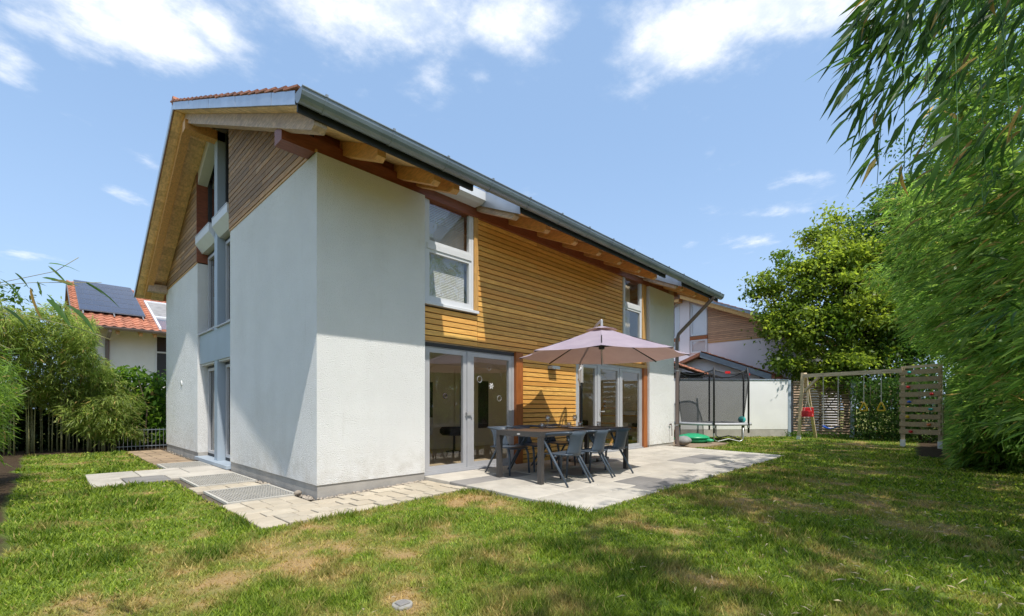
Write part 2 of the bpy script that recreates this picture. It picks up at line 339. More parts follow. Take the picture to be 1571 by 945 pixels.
# ------------------------------------------------------------------ ground
PATIO = (1.66, 9.75, -3.06, .0)
def _ss(x, a, b): t = np.clip((x - a) / (b - a), 0, 1); return t * t * (3 - 2 * t)
def gsurf(x, y): return -.088 + .05 * _ss(x, -.6, 1.7) * (1 - _ss(x, 10, 13)) + .018 * (fbm(x * .9 + 40, y * .9 + 40) - .5)
DRYB = [(-1.9, -1.9, .5, .7), (-1.55, -2.6, .7, .8), (-2.3, -1.3, .35, .5), (-.9, -1.9, .5, .55), (1.2, -1.25, .38, 1.3), (.4, -1.2, .25, .7), (3.2, -4.1, .5, .75), (4.6, -4.5, .8, .6), (-.2, -3.3, .45, .6), (.6, -2.3, .45, .4),
        (1.4, -4.3, .5, .5), (9, -4.2, .9, .55), (6.5, -3.7, .6, .45), (-.6, -1.45, .3, .5), (15.8, -3.4, .8, 1.2), (0, -4.1, .5, .35), (12, .2, 1.0, .5)]
def dryness(x, y):
    d = 1.35 * (fbm(x * 1.7 + 5, y * 1.7 + 9, 5) - .485) + 1.25 * (fbm(x * 4.4 + 3, y * 4.4 + 1, 4) - .5)
    for (a, b, r, k) in DRYB: d = d + .30 * k * np.exp(-((x - a) ** 2 + (y - b) ** 2) / (2 * r * r))
    d = d - .12 * np.exp(-((x + 2.2) ** 2 + (y - 2) ** 2) / 8)
    return np.clip(d, 0, 1)
BED_X = -2.62
def bed(x, y):
    """bare soil under the bamboo"""
    n = .25 * (fbm(x * 1.2 + 70, y * 1.2 + 70) - .5)
    left = np.maximum((-2.72 - x) * 2.2, (y - 10.3 + .25 * (x + 1)) * 1.5)
    right = np.minimum((-5.15 - y) * 1.5, (x - 12.4 - .3 * (y + 5.2)) * .9)
    return np.clip(.5 + np.maximum(left, right) + n * 3, 0, 1)
def paved(x, y, e=0.0):
    r = (x > PATIO[0] - e) & (x < PATIO[1] + e) & (y > PATIO[2] - e) & (y < .1)
    r |= (x > -1.0 - e) & (x < 1.7) & (y > -1.07 - e) & (y < 3.4)
    r |= (x > -1.95 - e) & (x < .1) & (y > 3.2 - e) & (y < 5.05 + e) | (x > -.85 - e) & (x < .1) & (y > 4.5) & (y < 10.2)
    r |= (x > 0) & (x < 10.6) & (y > 0) & (y < 10.1)
    r |= (x > 9.7) & (x < 14.2) & (y > -.55 - .05 * (x - 9)) & (y < 3)
    return r
def lawn_mat():
    m = bpy.data.materials.new('lawn_soil'); m.use_nodes = True; t = NT(m.node_tree); out = t.n('ShaderNodeOutputMaterial')
    tc = t.n('ShaderNodeTexCoord'); V = tc.outputs['Object']; at = t.n('ShaderNodeAttribute', attribute_name='col'); sp = t.n('ShaderNodeSeparateColor'); t.l(at.outputs['Color'], sp.inputs[0])
    n1 = t.noise(V, 9, 6, .65); n2 = t.noise(V, 45, 4, .6)
    g = t.mix(n2, (.06, .105, .018), (.20, .27, .05)); s = t.mix(n2, (.26, .165, .070), (.47, .325, .15)); so = t.mix(n1, (.03, .021, .013), (.10, .068, .042))
    d = t.ramp(t.m('ADD', sp.outputs[0], t.m('MULTIPLY', t.m('SUBTRACT', n1, .5), .55)), .12, .62)
    c = t.mix(d, g, s); c = t.mix(t.ramp(sp.outputs[1], .4, .7), c, so)
    p = t.n('ShaderNodeBsdfPrincipled', i_Roughness=.95); p.inputs['Specular IOR Level'].default_value = .1; t.l(c, p.inputs['Base Color'])
    b = t.n('ShaderNodeBump', i_Strength=.9, i_Distance=.025); t.l(t.m('ADD', n1, n2), b.inputs['Height']); t.l(b.outputs[0], p.inputs['Normal']); t.l(p.outputs[0], out.inputs[0]); return m
M['lawn'] = lawn_mat()
gx_ = np.concatenate([[-400, -120, -40, -15], np.arange(-6, 24, .12), [26, 34, 60, 150, 500]]); gy_ = np.concatenate([[-400, -120, -40, -18], np.arange(-9, 13.5, .12), [16, 24, 50, 150, 500]])
GX, GY = np.meshgrid(gx_, gy_); nx, ny = len(gx_), len(gy_)
GZ = gsurf(GX, GY); far = (GX < -6) | (GX > 24) | (GY < -9) | (GY > 13.4); GZ = np.where(far, -.085, GZ)
pv = paved(GX, GY, .0); GZ = np.where(pv, -.16, GZ)
V = np.stack([GX.ravel(), GY.ravel(), GZ.ravel()], 1); idx = np.arange(nx * ny).reshape(ny, nx)
Q = np.stack([idx[:-1, :-1], idx[:-1, 1:], idx[1:, 1:], idx[1:, :-1]], -1).reshape(-1, 4)
gc = np.stack([np.where(far, .3, dryness(GX, GY)).ravel(), np.where(far, 0, bed(GX, GY)).ravel(), np.zeros(nx * ny)], 1)
tag(link('ground', np_mesh('ground', V, Q, gc, True), M['lawn']), kind='structure')

# grass blades: thick near the camera, thinner with distance
def grass():
    n = 620000; r = 2.0 * (22 / 2.0) ** (RNG.random(n) ** 1.12); th = R(43.98) + R(56) * (RNG.random(n) * 2 - 1)
    x = CAMX + r * np.cos(th); y = CAMY + r * np.sin(th)
    cl = fbm(x * 16, y * 16, 2)
    d = dryness(x, y); b = bed(x, y)
    ok = ~paved(x, y, -.02) & (b < .5) & (RNG.random(n) > .92 * np.clip((d - .22) * 1.9, 0, 1)) & (RNG.random(n) < .42 + 1.1 * (cl - .25)) & (y > -8) & (x > -3.4) & (y < 11)
    x, y, d, r, cl = x[ok], y[ok], d[ok], r[ok], cl[ok]; n = len(x)
    z = gsurf(x, y) - .004
    tuft = np.clip((fbm(x * 1.9 + 8, y * 1.9 + 2, 4) - .46) * 4, 0, 1)
    h = RNG.uniform(.022, .055, n) * (.75 + .95 * tuft) * (1 - .5 * d); wd = np.clip(.0029 * r / 2.2, .0029, .02) * RNG.uniform(.8, 1.5, n)
    a = RNG.random(n) * 6.2832; lean = RNG.uniform(.25, 1.15, n) * h; la = RNG.random(n) * 6.2832
    B = np.stack([x, y, z], 1); Sx = np.stack([np.cos(a) * wd, np.sin(a) * wd, 0 * a], 1)
    T = B + np.stack([np.cos(la) * lean, np.sin(la) * lean, h], 1)
    V = np.stack([B - Sx, B + Sx, T], 1).reshape(-1, 3)
    t = np.clip(RNG.normal(.43, .33, n) + .15 * (cl - .5), 0, 1)[:, None]; c = np.array([.050, .120, .010]) * (1 - t) + np.array([.32, .43, .058]) * t
    c = c * (1.08 - .42 * tuft[:, None]) + np.array([.02, -.004, 0]) * (1 - tuft[:, None])
    k = np.clip(d * 1.5 + (RNG.random(n) < .06) * .7, 0, 1)[:, None]; c = np.clip(c, .003, 1) * (1 - k) + np.array([.48, .35, .14]) * RNG.uniform(.55, 1.3, (n, 1)) * k
    me = np_mesh('lawn_grass', V, np.arange(3 * n).reshape(-1, 3), np.repeat(c, 3, 0)); tag(link('lawn_grass', me, M['grass']), kind='stuff')
grass()

def litter():
    n = 2600; x = CAMX + 0 * RNG.random(n); r = 2.5 * (13 / 2.5) ** RNG.random(n); th = R(43.98) + R(50) * (RNG.random(n) * 2 - 1)
    x = CAMX + r * np.cos(th); y = CAMY + r * np.sin(th)
    wgt = np.clip((-2.6 - y) / 2.6, 0, 1) ** 1.5 * np.clip((x + .5) / 4, 0.04, 1) + .012
    ok = ~paved(x, y, .05) & (RNG.random(n) < wgt * 1.1); x, y = x[ok], y[ok]; n = len(x)
    P = np.stack([x, y, gsurf(x, y) + RNG.uniform(.03, .05, n)], 1); a = RNG.random(n) * 6.28; D = np.stack([np.cos(a), np.sin(a), RNG.normal(0, .12, n)], 1)
    c = np.array([.52, .43, .28]) * RNG.uniform(.6, 1.15, (n, 1))
    tag(link('fallen_leaves', leaves_mesh('fallen_leaves', P, D, RNG.uniform(.03, .095, n), RNG.uniform(.008, .014, n), c, .25), M['grass']), kind='stuff')
litter()

# ------------------------------------------------------------------ paving
patio = tag(box('patio', M['joint'], None, PATIO[0] + .01, PATIO[1] - .01, PATIO[2] + .01, .16, -.2, -.025), kind='structure')
def slab_z(y): return .045 + .02 * min(0, y)
def slab(name, m, parent, x0, x1, y0, y1, za, zb=None, g=.008, b=.008):
    zb = za if zb is None else zb; x0 += g; x1 -= g; y0 += g; y1 -= g
    t = random.uniform(-.003, .003); bb = b
    v = [(x0, y0, za - .06), (x1, y0, za - .06), (x1, y1, zb - .06), (x0, y1, zb - .06), (x0, y0, za - bb + t), (x1, y0, za - bb + t), (x1, y1, zb - bb), (x0, y1, zb - bb),
         (x0 + bb, y0 + bb, za + t), (x1 - bb, y0 + bb, za + t), (x1 - bb, y1 - bb, zb), (x0 + bb, y1 - bb, zb)]
    f = [(3, 2, 1, 0), (8, 9, 10, 11)]
    for i in range(4): j = (i + 1) % 4; f += [(i, j, j + 4, i + 4), (i + 4, j + 4, j + 8, i + 8)]
    return MB().add(v, f).build(name, m, parent)
rows = [(.0, -.62), (-.62, -1.0), (-1.0, -1.62), (-1.62, -2.24), (-2.24, -2.64), (-2.64, -3.06)]
DARK = [(1.7, -.8), (3.9, -1.3), (4.25, -2.45), (4.3, -2.85), (7.1, -1.9), (7.9, -1.9), (8.9, -2.4), (3.0, -.8), (6.3, -2.85), (5.2, -.8)]
rs = random.Random(5)
for (ya, yb) in rows:
    x = PATIO[0]; first = True
    while x < PATIO[1] - .02:
        wdt = rs.choice([.62, .82, 1.0, 1.02]) if abs(ya - yb) > .5 else rs.choice([.62, .8, 1.2])
        x1 = min(x + wdt, PATIO[1])
        if PATIO[1] - x1 < .3: x1 = PATIO[1]
        dk = any(x <= a < x1 and yb <= b < ya for a, b in DARK)
        slab('paving_slab', M['slab_dark'] if dk else M['slab'], patio, x, x1, yb, ya, slab_z(yb), slab_z(ya)); x = x1
# path
path = tag(MB().box(-.98, 1.65, -1.05, -.002, -.2, -.10).box(-.98, -.002, 0, 4.5, -.2, -.10).box(-.84, -.002, 5.0, 10.15, -.2, -.10).box(-1.95, -.0, 4.5, 5.0, -.2, -.1).box(-1.95, -.99, 3.25, 4.49, -.2, -.1).build('path', M['joint']), kind='structure')
def pz(x): return -.068 + .062 * max(0, min(1, x / 1.66))
def pavers(x0, x1, y0, y1, m, along='x', rw=.26, lens=(.2, .26, .34)):
    a = y0 if along == 'x' else x0; A = y1 if along == 'x' else x1; nrow = max(1, round((A - a) / rw)); rw = (A - a) / nrow
    for i in range(nrow):
        q = x0 if along == 'x' else y0; Qe = x1 if along == 'x' else y1
        while q < Qe - .01:
            e = min(q + rs.choice(lens), Qe)
            if Qe - e < .12: e = Qe
            if along == 'x': bx = (q, e, a + i * rw, a + (i + 1) * rw)
            else: bx = (a + i * rw, a + (i + 1) * rw, q, e)
            z = rs.uniform(-.004, .004); p = slab('paver', m, path, *bx, pz((bx[0] + bx[1]) / 2) + z, None, .006, .006); q = e
pavers(-.98, 1.66, -1.05, -.10, M['paver'], 'x', .24)
pavers(-.98, -.12, -.10, .44, M['paver'], 'y', .22)
pavers(-.98, -.12, 1.64, 2.12, M['paver'], 'y', .22)
pavers(-.84, -.12, 5.98, 10.1, M['paver_brown'], 'y', .24)
pavers(-.84, -.12, 5.06, 5.08, M['paver_brown'], 'y', .24) if 0 else None
for (x0, x1, y0, y1, d) in [(-.98, -.02, 3.42, 4.0, 0), (-.60, -.02, 4.0, 4.9, 0), (-1.28, -.6, 4.0, 4.95, 0), (-1.95, -1.28, 4.1, 5.0, 0), (-1.95, -1.55, 3.25, 4.1, 0), (-1.55, -.98, 3.25, 4.0, 1), (-1.28, -.98, 4.0, 4.0, 0)]:
    if y1 - y0 > .05: slab('paving_slab', M['slab_dark'] if d else M['slab'], path, x0, x1, y0, y1, -.062)
# light-shaft grates
def grate(x0, x1, y0, y1, label):
    M_g = M.setdefault('grate', mat('grey_grate', (.50, .47, .41), .7, .1, 5)); t = thing('shaft_grate', label, 'grate', ((x0 + x1) / 2, (y0 + y1) / 2, -.07), 0, 'light shaft grates beside the house'); a, b = (x1 - x0) / 2, (y1 - y0) / 2
    f = MB().box(-a, a, -b, -b + .03, -.02, .012).box(-a, a, b - .03, b, -.02, .012).box(-a, -a + .03, -b + .03, b - .03, -.02, .012).box(a - .03, a, -b + .03, b - .03, -.02, .012); f.build('frame', M_g, t)
    g = MB(); n = int(2 * a / .033)
    for i in range(1, n): xx = -a + 2 * a * i / n; g.box(xx - .003, xx + .003, -b + .03, b - .03, -.02, .008)
    for i in range(1, int(2 * b / .1)): yy = -b + .1 * i; g.box(-a + .03, a - .03, yy - .003, yy + .003, -.02, .006)
    tag(g.build('bar', M_g, t), kind='stuff')
    MB().box(-a + .03, a - .03, -b + .03, b - .03, -.06, -.05).build('shaft_floor', M['shaft'], t)
grate(-.90, -.05, .46, 1.62, 'steel grate nearest the corner of the white house, beside the round stone')
grate(-.86, -.05, 2.14, 3.40, 'middle steel grate, between two strips of sand pavers beside the house wall')
grate(-.80, -.05, 4.94, 5.96, 'farthest steel grate, before the brown pavers at the left house wall')
# pebbles along the plinth and the one big stone
def pebbles():
    n = 330; V = []; F = []
    t = np.array([[0, 0, 1], [1, 0, 0], [0, 1, 0], [-1, 0, 0], [0, -1, 0], [0, 0, -1]], float); fs = [(0, 1, 2), (0, 2, 3), (0, 3, 4), (0, 4, 1), (5, 2, 1), (5, 3, 2), (5, 4, 3), (5, 1, 4)]
    mb = MB()
    for i in range(n):
        k = rs.random()
        if k < .55: x, y = rs.uniform(0, 1.66), rs.uniform(-.095, -.015)
        elif k < .7: x, y = rs.uniform(-.1, -.01), rs.uniform(0, .42)
        elif k < .8: x, y = rs.uniform(-.1, -.01), rs.uniform(1.66, 2.1)
        elif k < .92: x, y = rs.uniform(-.11, -.01), rs.uniform(6.4, 10)
        else: x, y = rs.uniform(9.0, 10.5), rs.uniform(-.1, -.01)
        s = rs.uniform(.008, .026); z = (pz(x) if x < 1.7 else .03) - .012 + s * .3; a = rs.random() * 6.28
        mb.add([(x + s * (math.cos(a) * p[0] * 1.3 - math.sin(a) * p[1]), y + s * (math.sin(a) * p[0] * 1.3 + math.cos(a) * p[1]), z + s * .75 * p[2]) for p in t], fs)
    tag(mb.build('pebbles', M['stone'], None, True), kind='stuff')
pebbles()
def blob(n=10, m=7, sx=1, sy=1, sz=1, j=.1, seed=1):
    r = random.Random(seed); mb = MB(); k = []
    prof = [(math.sin(math.pi * i / m), -math.cos(math.pi * i / m)) for i in range(m + 1)]
    for (q, z) in prof:
        for a in range(n): t = 2 * math.pi * a / n; e = 1 + r.uniform(-j, j); mb.v.append((sx * q * math.cos(t) * e, sy * q * math.sin(t) * e, sz * z * (1 + r.uniform(-j, j) * .4)))
    for i in range(m):
        for a in range(n): mb.f.append((i * n + a, i * n + (a + 1) % n, (i + 1) * n + (a + 1) % n, (i + 1) * n + a))
    return mb
o = blob(sx=.052, sy=.042, sz=.036).build('stone', M['stone'], None, True); o.location = (-.085, .40, -.035); tag(o, 'round brown stone lying at the foot of the grey plinth near the house corner', 'stone')
# lids
def lid(x, y, rr, label):
    t = thing('drain_cover', label, 'lid', (x, y, -.083)); MB().lathe([(0, -.03), (rr, -.03), (rr, .004), (rr * .96, .01), (0, .01)], 20).build('rim', M['lidm'], t)
    MB().bbox(-rr * .55, rr * .55, -rr * .5, rr * .5, .011, .02, .004).build('inset', M['slab_dark'], t); return t
lid(-.975, -3.53, .062, 'small round concrete lid with a dark square cover in the front lawn'); 
t = thing('drain_cover', 'flat grey disc lying in the shaded lawn before the swings', 'lid', (6.85, -5.03, -.06)); MB().lathe([(0, -.02), (.17, -.02), (.17, .012), (.15, .02), (0, .022)], 20).build('disc', M['slab_dark'], t)
tw = [(1.55 + .115 * i, -5.0 + .05 * i + .02 * math.sin(i * 1.7), -.035 + .008 * math.sin(i * 2.3)) for i in range(11)]
tag(MB().tube(tw, [.006 - .0004 * i for i in range(11)], 5).build('twig', M['twig']), 'long thin dry twig lying on the shaded lawn', 'twig')

# ------------------------------------------------------------------ the house
house = thing('house', 'white two storey house with honey wood boards and a long grey eaves gutter', 'house')
LX = 10.51; BY = 10.05; RY = 5.25; OV = .63; EY = -1.0; RE = 10.62
def Sf(y): return 4.70 + .446 * y
def Sr(y): return Sf(RY) - .53 * (y - RY)
def soff(y): return Sf(y) if y < RY else Sr(y)
ZW = 4.41
# walls
MB().prism([(0, 0), (1.68, 0), (1.68, .3), (.3, .3), (.3, 3.85), (0, 3.85)], 2, .097, ZW).build('wall', M['render'], house)
MB().prism([(0, 6.39), (.3, 6.39), (.3, 9.75), (LX, 9.75), (LX, BY), (0, BY)], 2, .097, 4.38).build('wall', M['render'], house)
MB().prism([(9.0, 0), (LX, 0), (LX, 9.75), (LX - .3, 9.75), (LX - .3, .3), (9.0, .3)], 2, .097, ZW).build('wall', M['render'], house)
for p in ([(.014, .014), (1.68, .014), (1.68, .3), (.3, .3), (.3, 3.85), (.014, 3.85)], [(.014, 6.39), (.3, 6.39), (.3, 9.7), (10.2, 9.7), (10.2, BY - .014), (.014, BY - .014)], [(9.0, .014), (LX - .014, .014), (LX - .014, 9.7), (LX - .3, 9.7), (LX - .3, .3), (9.0, .3)]):
    MB().prism(p, 2, -.25, .0965).build('plinth', M['plinth'], house)
# upper gable backing walls
MB().prism([(0.13, ZW), (3.85, ZW), (3.85, Sf(3.85)), (0.13, Sf(.13))], 0, .012, .3).build('gable_wall', M['dark_back'], house)
MB().prism([(6.39, 4.38), (BY, 4.38), (BY, Sr(BY)), (6.39, Sr(6.39))], 0, .012, .3).build('gable_wall', M['dark_back'], house)
MB().prism([(0, ZW), (BY, ZW), (BY, Sr(BY)), (RY, Sr(RY)), (0, Sf(0))], 0, LX - .3, LX).build('gable_wall', M['board_grey'], house)
box('eaves_wall', M['purlin'], house, 9.0, LX - .3, .12, .3, ZW, Sf(.12))
box('eaves_wall', M['purlin'], house, .02, 1.68, .12, .3, ZW, Sf(.12))
# gable boards: horizontal, cut to the roof slope
def gable_boards(y0, y1, z0, rear, parent):
    pitch = .094; z = z0 + .045; lastcut = None
    while True:
        za, zb = z, z + pitch - .013
        if rear:
            ya, yb = y0, min(y1, RY + (Sf(RY) - zb) / .53 - .01); yb_lo = min(y1, RY + (Sf(RY) - za) / .53 - .01)
            if yb - ya < .06: break
            poly = [(ya, za), (yb_lo, za), (yb, zb), (ya, zb)]
        else:
            a_lo = max(y0, (za - 4.70) / .446 + .01); a_hi = max(y0, (zb - 4.70) / .446 + .01)
            if y1 - a_hi < .06: break
            poly = [(a_lo, za), (y1, za), (y1, zb), (a_hi, zb)]
        L = abs(poly[1][0] - poly[0][0]); x = -.022 - rs.uniform(0, .004)
        if L > 2.2:
            c = poly[0][0] + L * rs.uniform(.35, .65)
            MB().prism([poly[0], (c - .002, za), (c - .002, zb), poly[3]], 0, x, .011).build('board', M['board_grey'], parent); MB().prism([(c + .002, za), poly[1], poly[2], (c + .002, zb)], 0, x - .001, .011).build('board', M['board_grey'], parent)
        else: MB().prism(poly, 0, x, .011).build('board', M['board_grey'], parent)
        z += pitch
cl = MB().box(-.014, .011, .0, 3.85, ZW + .002, ZW + .034).build('gable_cladding', M['trim'], house); gable_boards(.25, 3.85, ZW, False, cl)
cl = MB().box(-.014, .011, 6.39, BY, 4.382, 4.414).build('gable_cladding', M['trim'], house); gable_boards(6.39, BY - .02, 4.38, True, cl)
box('reveal_board', M['purlin'], house, -.02, .2, 6.365, 6.388, 4.40, Sr(6.39) - .02)
# recessed glazed bay in the gable
def frame_yz(name, y0, y1, z0, z1, x, parent, m, fw=.055, sash=True, top=None):
    """window in a plane of constant x; top = z at y1 when the head slopes"""
    t1 = z1 if top is None else top
    f = MB(); d = .07
    f.box(x, x + d, y0, y0 + fw, z0, z1).box(x, x + d, y1 - fw, y1, z0, t1).box(x, x + d, y0 + fw, y1 - fw, z0, z0 + fw)
    f.prism([(y0 + fw, z1 - fw), (y1 - fw, t1 - fw), (y1 - fw, t1), (y0 + fw, z1)], 0, x, x + d)
    o = f.build(name, m, parent)
    MB().add([(x + .037, y0 + fw, z0 + fw), (x + .037, y1 - fw, z0 + fw), (x + .037, y1 - fw, t1 - fw), (x + .037, y0 + fw, z1 - fw)], [(0, 1, 2, 3)]).build('pane', M['glass'], o)
    if sash:
        s = MB(); a, b, c, e = y0 + fw + .004, y1 - fw - .004, z0 + fw + .004, min(z1, t1) - fw - .004; q = .06
        s.box(x - .012, x + .034, a, a + q, c, e).box(x - .012, x + .034, b - q, b, c, e).box(x - .012, x + .034, a + q, b - q, c, c + q).box(x - .012, x + .034, a + q, b - q, e - q, e); s.build('sash', M['alu'], o)
    return o
XW = .19
MB().bbox(-.06, XW + .1, 3.86, 6.38, -.05, .018).build('door_step', M['bluegrey'], house); box('step_base', M['brown_metal'], house, -.03, .2, 3.87, 6.37, -.25, -.052)
frame_yz('terrace_door', 3.87, 4.93, .03, 2.05, XW, house, M['gasket']); frame_yz('terrace_door', 5.18, 6.35, .03, 2.05, XW, house, M['gasket'])
box('shutter_slot', M['frame'], house, .07, XW + .1, 3.87, 4.935, 2.052, 2.085); box('shutter_slot', M['frame'], house, .07, XW + .1, 5.175, 6.36, 2.052, 2.085)
box('spandrel', M['bluegrey'], house, .04, .30, 3.86, 6.37, 2.087, 2.735)
MB().bbox(.0, XW, 3.87, 4.93, 2.737, 2.765).build('sill', M['alu'], house); MB().bbox(.0, XW, 5.18, 6.38, 2.737, 2.765).build('sill', M['alu'], house)
frame_yz('gable_window', 3.87, 4.93, 2.78, 4.58, XW, house, M['gasket']); frame_yz('gable_window', 5.18, 6.35, 2.78, 4.58, XW, house, M['gasket'])
frame_yz('gable_window', 3.87, 4.93, 4.95, Sf(3.87) - .12, XW, house, M['gasket'], top=Sf(4.93) - .12, sash=False); frame_yz('gable_window', 5.18, 6.35, 4.95, Sr(5.18) - .12, XW, house, M['gasket'], top=Sr(6.35) - .12, sash=False)
box('pillar', M['bluegrey'], house, .048, XW + .1, 4.94, 5.17, .02, Sf(4.94) - .01)
for (a, b) in ((3.86, 4.935), (5.175, 6.36)):
    MB().prism([(-.05, 4.78), (-.05, 4.93), (XW + .08, 4.93), (XW + .08, 4.60), (.08, 4.60)], 1, a, b).build('blind_box', M['frame'], house)
    box('blind_box_cap', M['alu'], house, -.055, XW + .05, a + .002, b - .002, 4.932, 4.955)
MB().prism([(5.18, Sr(5.18) - .02), (6.36, Sr(6.36) - .02), (6.36, Sr(6.36) - .30), (5.18, Sr(5.18) - .30)], 0, .0, XW - .005).build('blind_box', M['frame'], house)
# floors and inner walls
box('floor', M['int_floor'], house, .3, 10.2, .3, 9.7, -.05, .06); box('ceiling', M['int_ceil'], house, .302, 10.2, .302, 9.7, 2.22, 2.45)
box('inner_wall', M['int_wall'], house, .302, 10.2, 3.5, 3.62, .062, 2.218); box('inner_wall', M['int_wall'], house, 3.4, 3.5, 3.63, 9.7, .062, 2.218)
box('inner_wall', M['int_wall'], house, .302, 10.2, 3.0, 3.1, 2.452, 5.5); box('inner_wall', M['int_wall'], house, 2.6, 2.7, 3.11, 9.7, 2.452, 5.0)
box('inner_wall', M['int_wall'], house, 10.10, 10.19, .31, 3.49, .062, 2.218)
# front facade boards
YB = .085
def front_boards(x0, x1, z0, z1, parent, splits=()):
    n = round((z1 - z0) / .0905); p = (z1 - z0) / n
    for i in range(n):
        z = z0 + i * p; cuts = [x0]
        if x1 - x0 > 3: cuts.append(rs.choice([x0 + 1.6, x0 + 2.4, x0 + 3.3, x0 + 4.1]))
        cuts.append(x1)
        for a, b in zip(cuts[:-1], cuts[1:]):
            y = YB + rs.uniform(-.0015, .0015); MB().box(a + .001, b - .001, y, .128, z + .0075, z + p - .0095).build('board', M['board'], parent)
cl = MB().box(1.70, 9.0, .13, .29, 2.22, 2.74).box(2.86, 7.76, .13, .29, 2.74, 4.6).box(4.0, 5.76, .13, .29, .0, 2.22).build('front_cladding', M['dark_back'], house)
front_boards(1.69, 2.84, 2.17, 2.72, cl); front_boards(2.845, 7.74, 2.17, 4.42, cl); front_boards(7.745, 8.99, 2.27, 2.74, cl); front_boards(4.0, 5.76, .02, 2.165, cl)
box('fascia_board', M['trim'], house, 7.0, 8.99, .06, .129, 2.172, 2.262)
MB().box(2.745, 2.838, .05, .128, 2.80, 4.46).build('trim_board', M['trim'], house); MB().box(8.71, 8.92, .05, .128, 2.3, 4.62).build('trim_board', M['trim'], house)
for (a, b, zt) in ((3.80, 3.985, 2.16), (8.78, 8.97, 2.165)): box('post', M['post'], house, a, b, .045, .2, .0, zt)
box('post', M['post'], house, 1.682, 1.70, .05, .2, .0, 4.4)
# glazed doors and windows in planes of constant y
def frame_xz(name, x0, x1, z0, z1, y, parent, m, fw=.05, d=.07): 
    f = MB().box(x0, x0 + fw, y, y + d, z0, z1).box(x1 - fw, x1, y, y + d, z0, z1).box(x0 + fw, x1 - fw, y, y + d, z0, z0 + fw).box(x0 + fw, x1 - fw, y, y + d, z1 - fw, z1)
    return f.build(name, m, parent)
def leaf(x0, x1, z0, z1, y, parent, q=.075, m=None, pane=True):
    s = MB(); m = m or M['alu']
    s.box(x0, x0 + q, y, y + .06, z0, z1).box(x1 - q, x1, y, y + .06, z0, z1).box(x0 + q, x1 - q, y, y + .06, z0, z0 + q).box(x0 + q, x1 - q, y, y + .06, z1 - q, z1)
    g = .012; s.box(x0 + q - .001, x0 + q + g, y + .012, y + .05, z0 + q, z1 - q)
    o = s.build('sash', m, parent)
    if pane: MB().add([(x0 + q - .002, y + .03, z0 + q - .002), (x1 - q + .002, y + .03, z0 + q - .002), (x1 - q + .002, y + .03, z1 - q + .002), (x0 + q - .002, y + .03, z1 - q + .002)], [(0, 1, 2, 3)]).build('pane', M['glass'], parent)
    return o
def handle(x, y, z, parent): MB().box(x - .014, x + .014, y - .012, y, z - .06, z + .06).box(x - .01, x + .01, y - .05, y - .012, z - .01, z + .01).box(x - .01, x + .13, y - .062, y - .046, z - .011, z + .011).build('handle', M['polealu'], parent)
d1 = frame_xz('glazed_door', 1.705, 3.79, .02, 2.13, .10, house, M['alu'], .055, .1)
MB().box(1.705, 3.79, .055, .099, .015, .05).box(1.705, 3.79, .075, .099, .051, .085).build('threshold', M['alu'], d1)
MB().box(2.62, 2.70, .09, .18, .08, 2.07).build('mullion', M['alu'], d1)
leaf(1.765, 2.615, .085, 2.07, .105, d1); leaf(2.705, 3.73, .085, 2.07, .105, d1); handle(2.59, .105, 1.02, d1)
MB().box(1.71, 3.785, .095, .099, 2.085, 2.15).build('shutter_rail', M['gasket'], d1)
d2 = frame_xz('glazed_door', 5.77, 8.77, .03, 2.16, .10, house, M['alu'], .055, .1)
MB().box(5.77, 8.77, .055, .099, .02, .06).build('threshold', M['alu'], d2)
for a in (6.62, 7.62): MB().box(a, a + .07, .09, .18, .085, 2.10).build('mullion', M['alu'], d2)
leaf(5.83, 6.615, .09, 2.10, .105, d2); leaf(6.695, 7.615, .09, 2.10, .105, d2); leaf(7.695, 8.71, .09, 2.10, .105, d2); handle(6.73, .105, 1.02, d2)
# rings and a snowflake stuck on the left door's glass
for (x, z, r, w_) in ((2.93, 1.61, .055, .004), (3.42, 1.28, .05, .0035), (2.17, 1.30, .036, .012), (3.16, 1.83, .05, .002)):
    MB().torus((x, .122, z), r, w_, 1, 20, 5).build('glass_ring', M['pad'] if w_ < .01 else M['mat'], d1)
sn = MB()
for k in range(6): a = k * math.pi / 3; sn.bar((3.22, .126, 1.50), (3.22 + .055 * math.cos(a), .126, 1.50 + .055 * math.sin(a)), .014, .014)
sn.build('snowflake', M['white'], d1)
def upper_window(x0, x1, z0, zm, z1, blind):
    wd = frame_xz('upper_window', x0, x1, z0, z1, .07, house, M['frame'], .045, .1)
    MB().bbox(x0 - .03, x1 + .09, .02, .13, z0 - .05, z0 - .004).build('sill', M['frame'], wd)
    MB().box(x0 + .046, x1 - .046, .06, .16, zm - .045, zm + .045).build('transom', M['frame'], wd)
    for a, b in ((z0 + .046, zm - .046), (zm + .046, z1 - .046)): leaf(x0 + .046, x1 - .046, a, b, .075, wd, .05, M['frame'])
    if blind:
        s = MB(); z = z0 + .11
        while z < z1 - .1: s.add([(x0 + .1, .20, z), (x1 - .1, .20, z), (x1 - .1, .209, z + .0235), (x0 + .1, .209, z + .0235)], [(0, 1, 2, 3)]); z += .027
        tag(s.build('blind_slats', M['blind'], wd), kind='stuff')
        c = MB()
        for xx in (x0 + .28, x1 - .28): c.box(xx - .002, xx + .002, .195, .199, z0 + .1, z1 - .08)
        c.build('blind_cord', M['frame'], wd)
    return wd
upper_window(1.72, 2.74, 2.79, 3.68, 4.56, True); w2 = upper_window(7.76, 8.70, 2.72, 3.72, 4.58, False)
ga = MB()
for k in range(9): tt = k / 8; ga.torus((7.86 + .78 * tt, .06, 4.18 + .30 * (2 * tt - .7) ** 2), .035, .006, 1, 10, 4)
ga.build('garland', M['brown_metal'], w2)
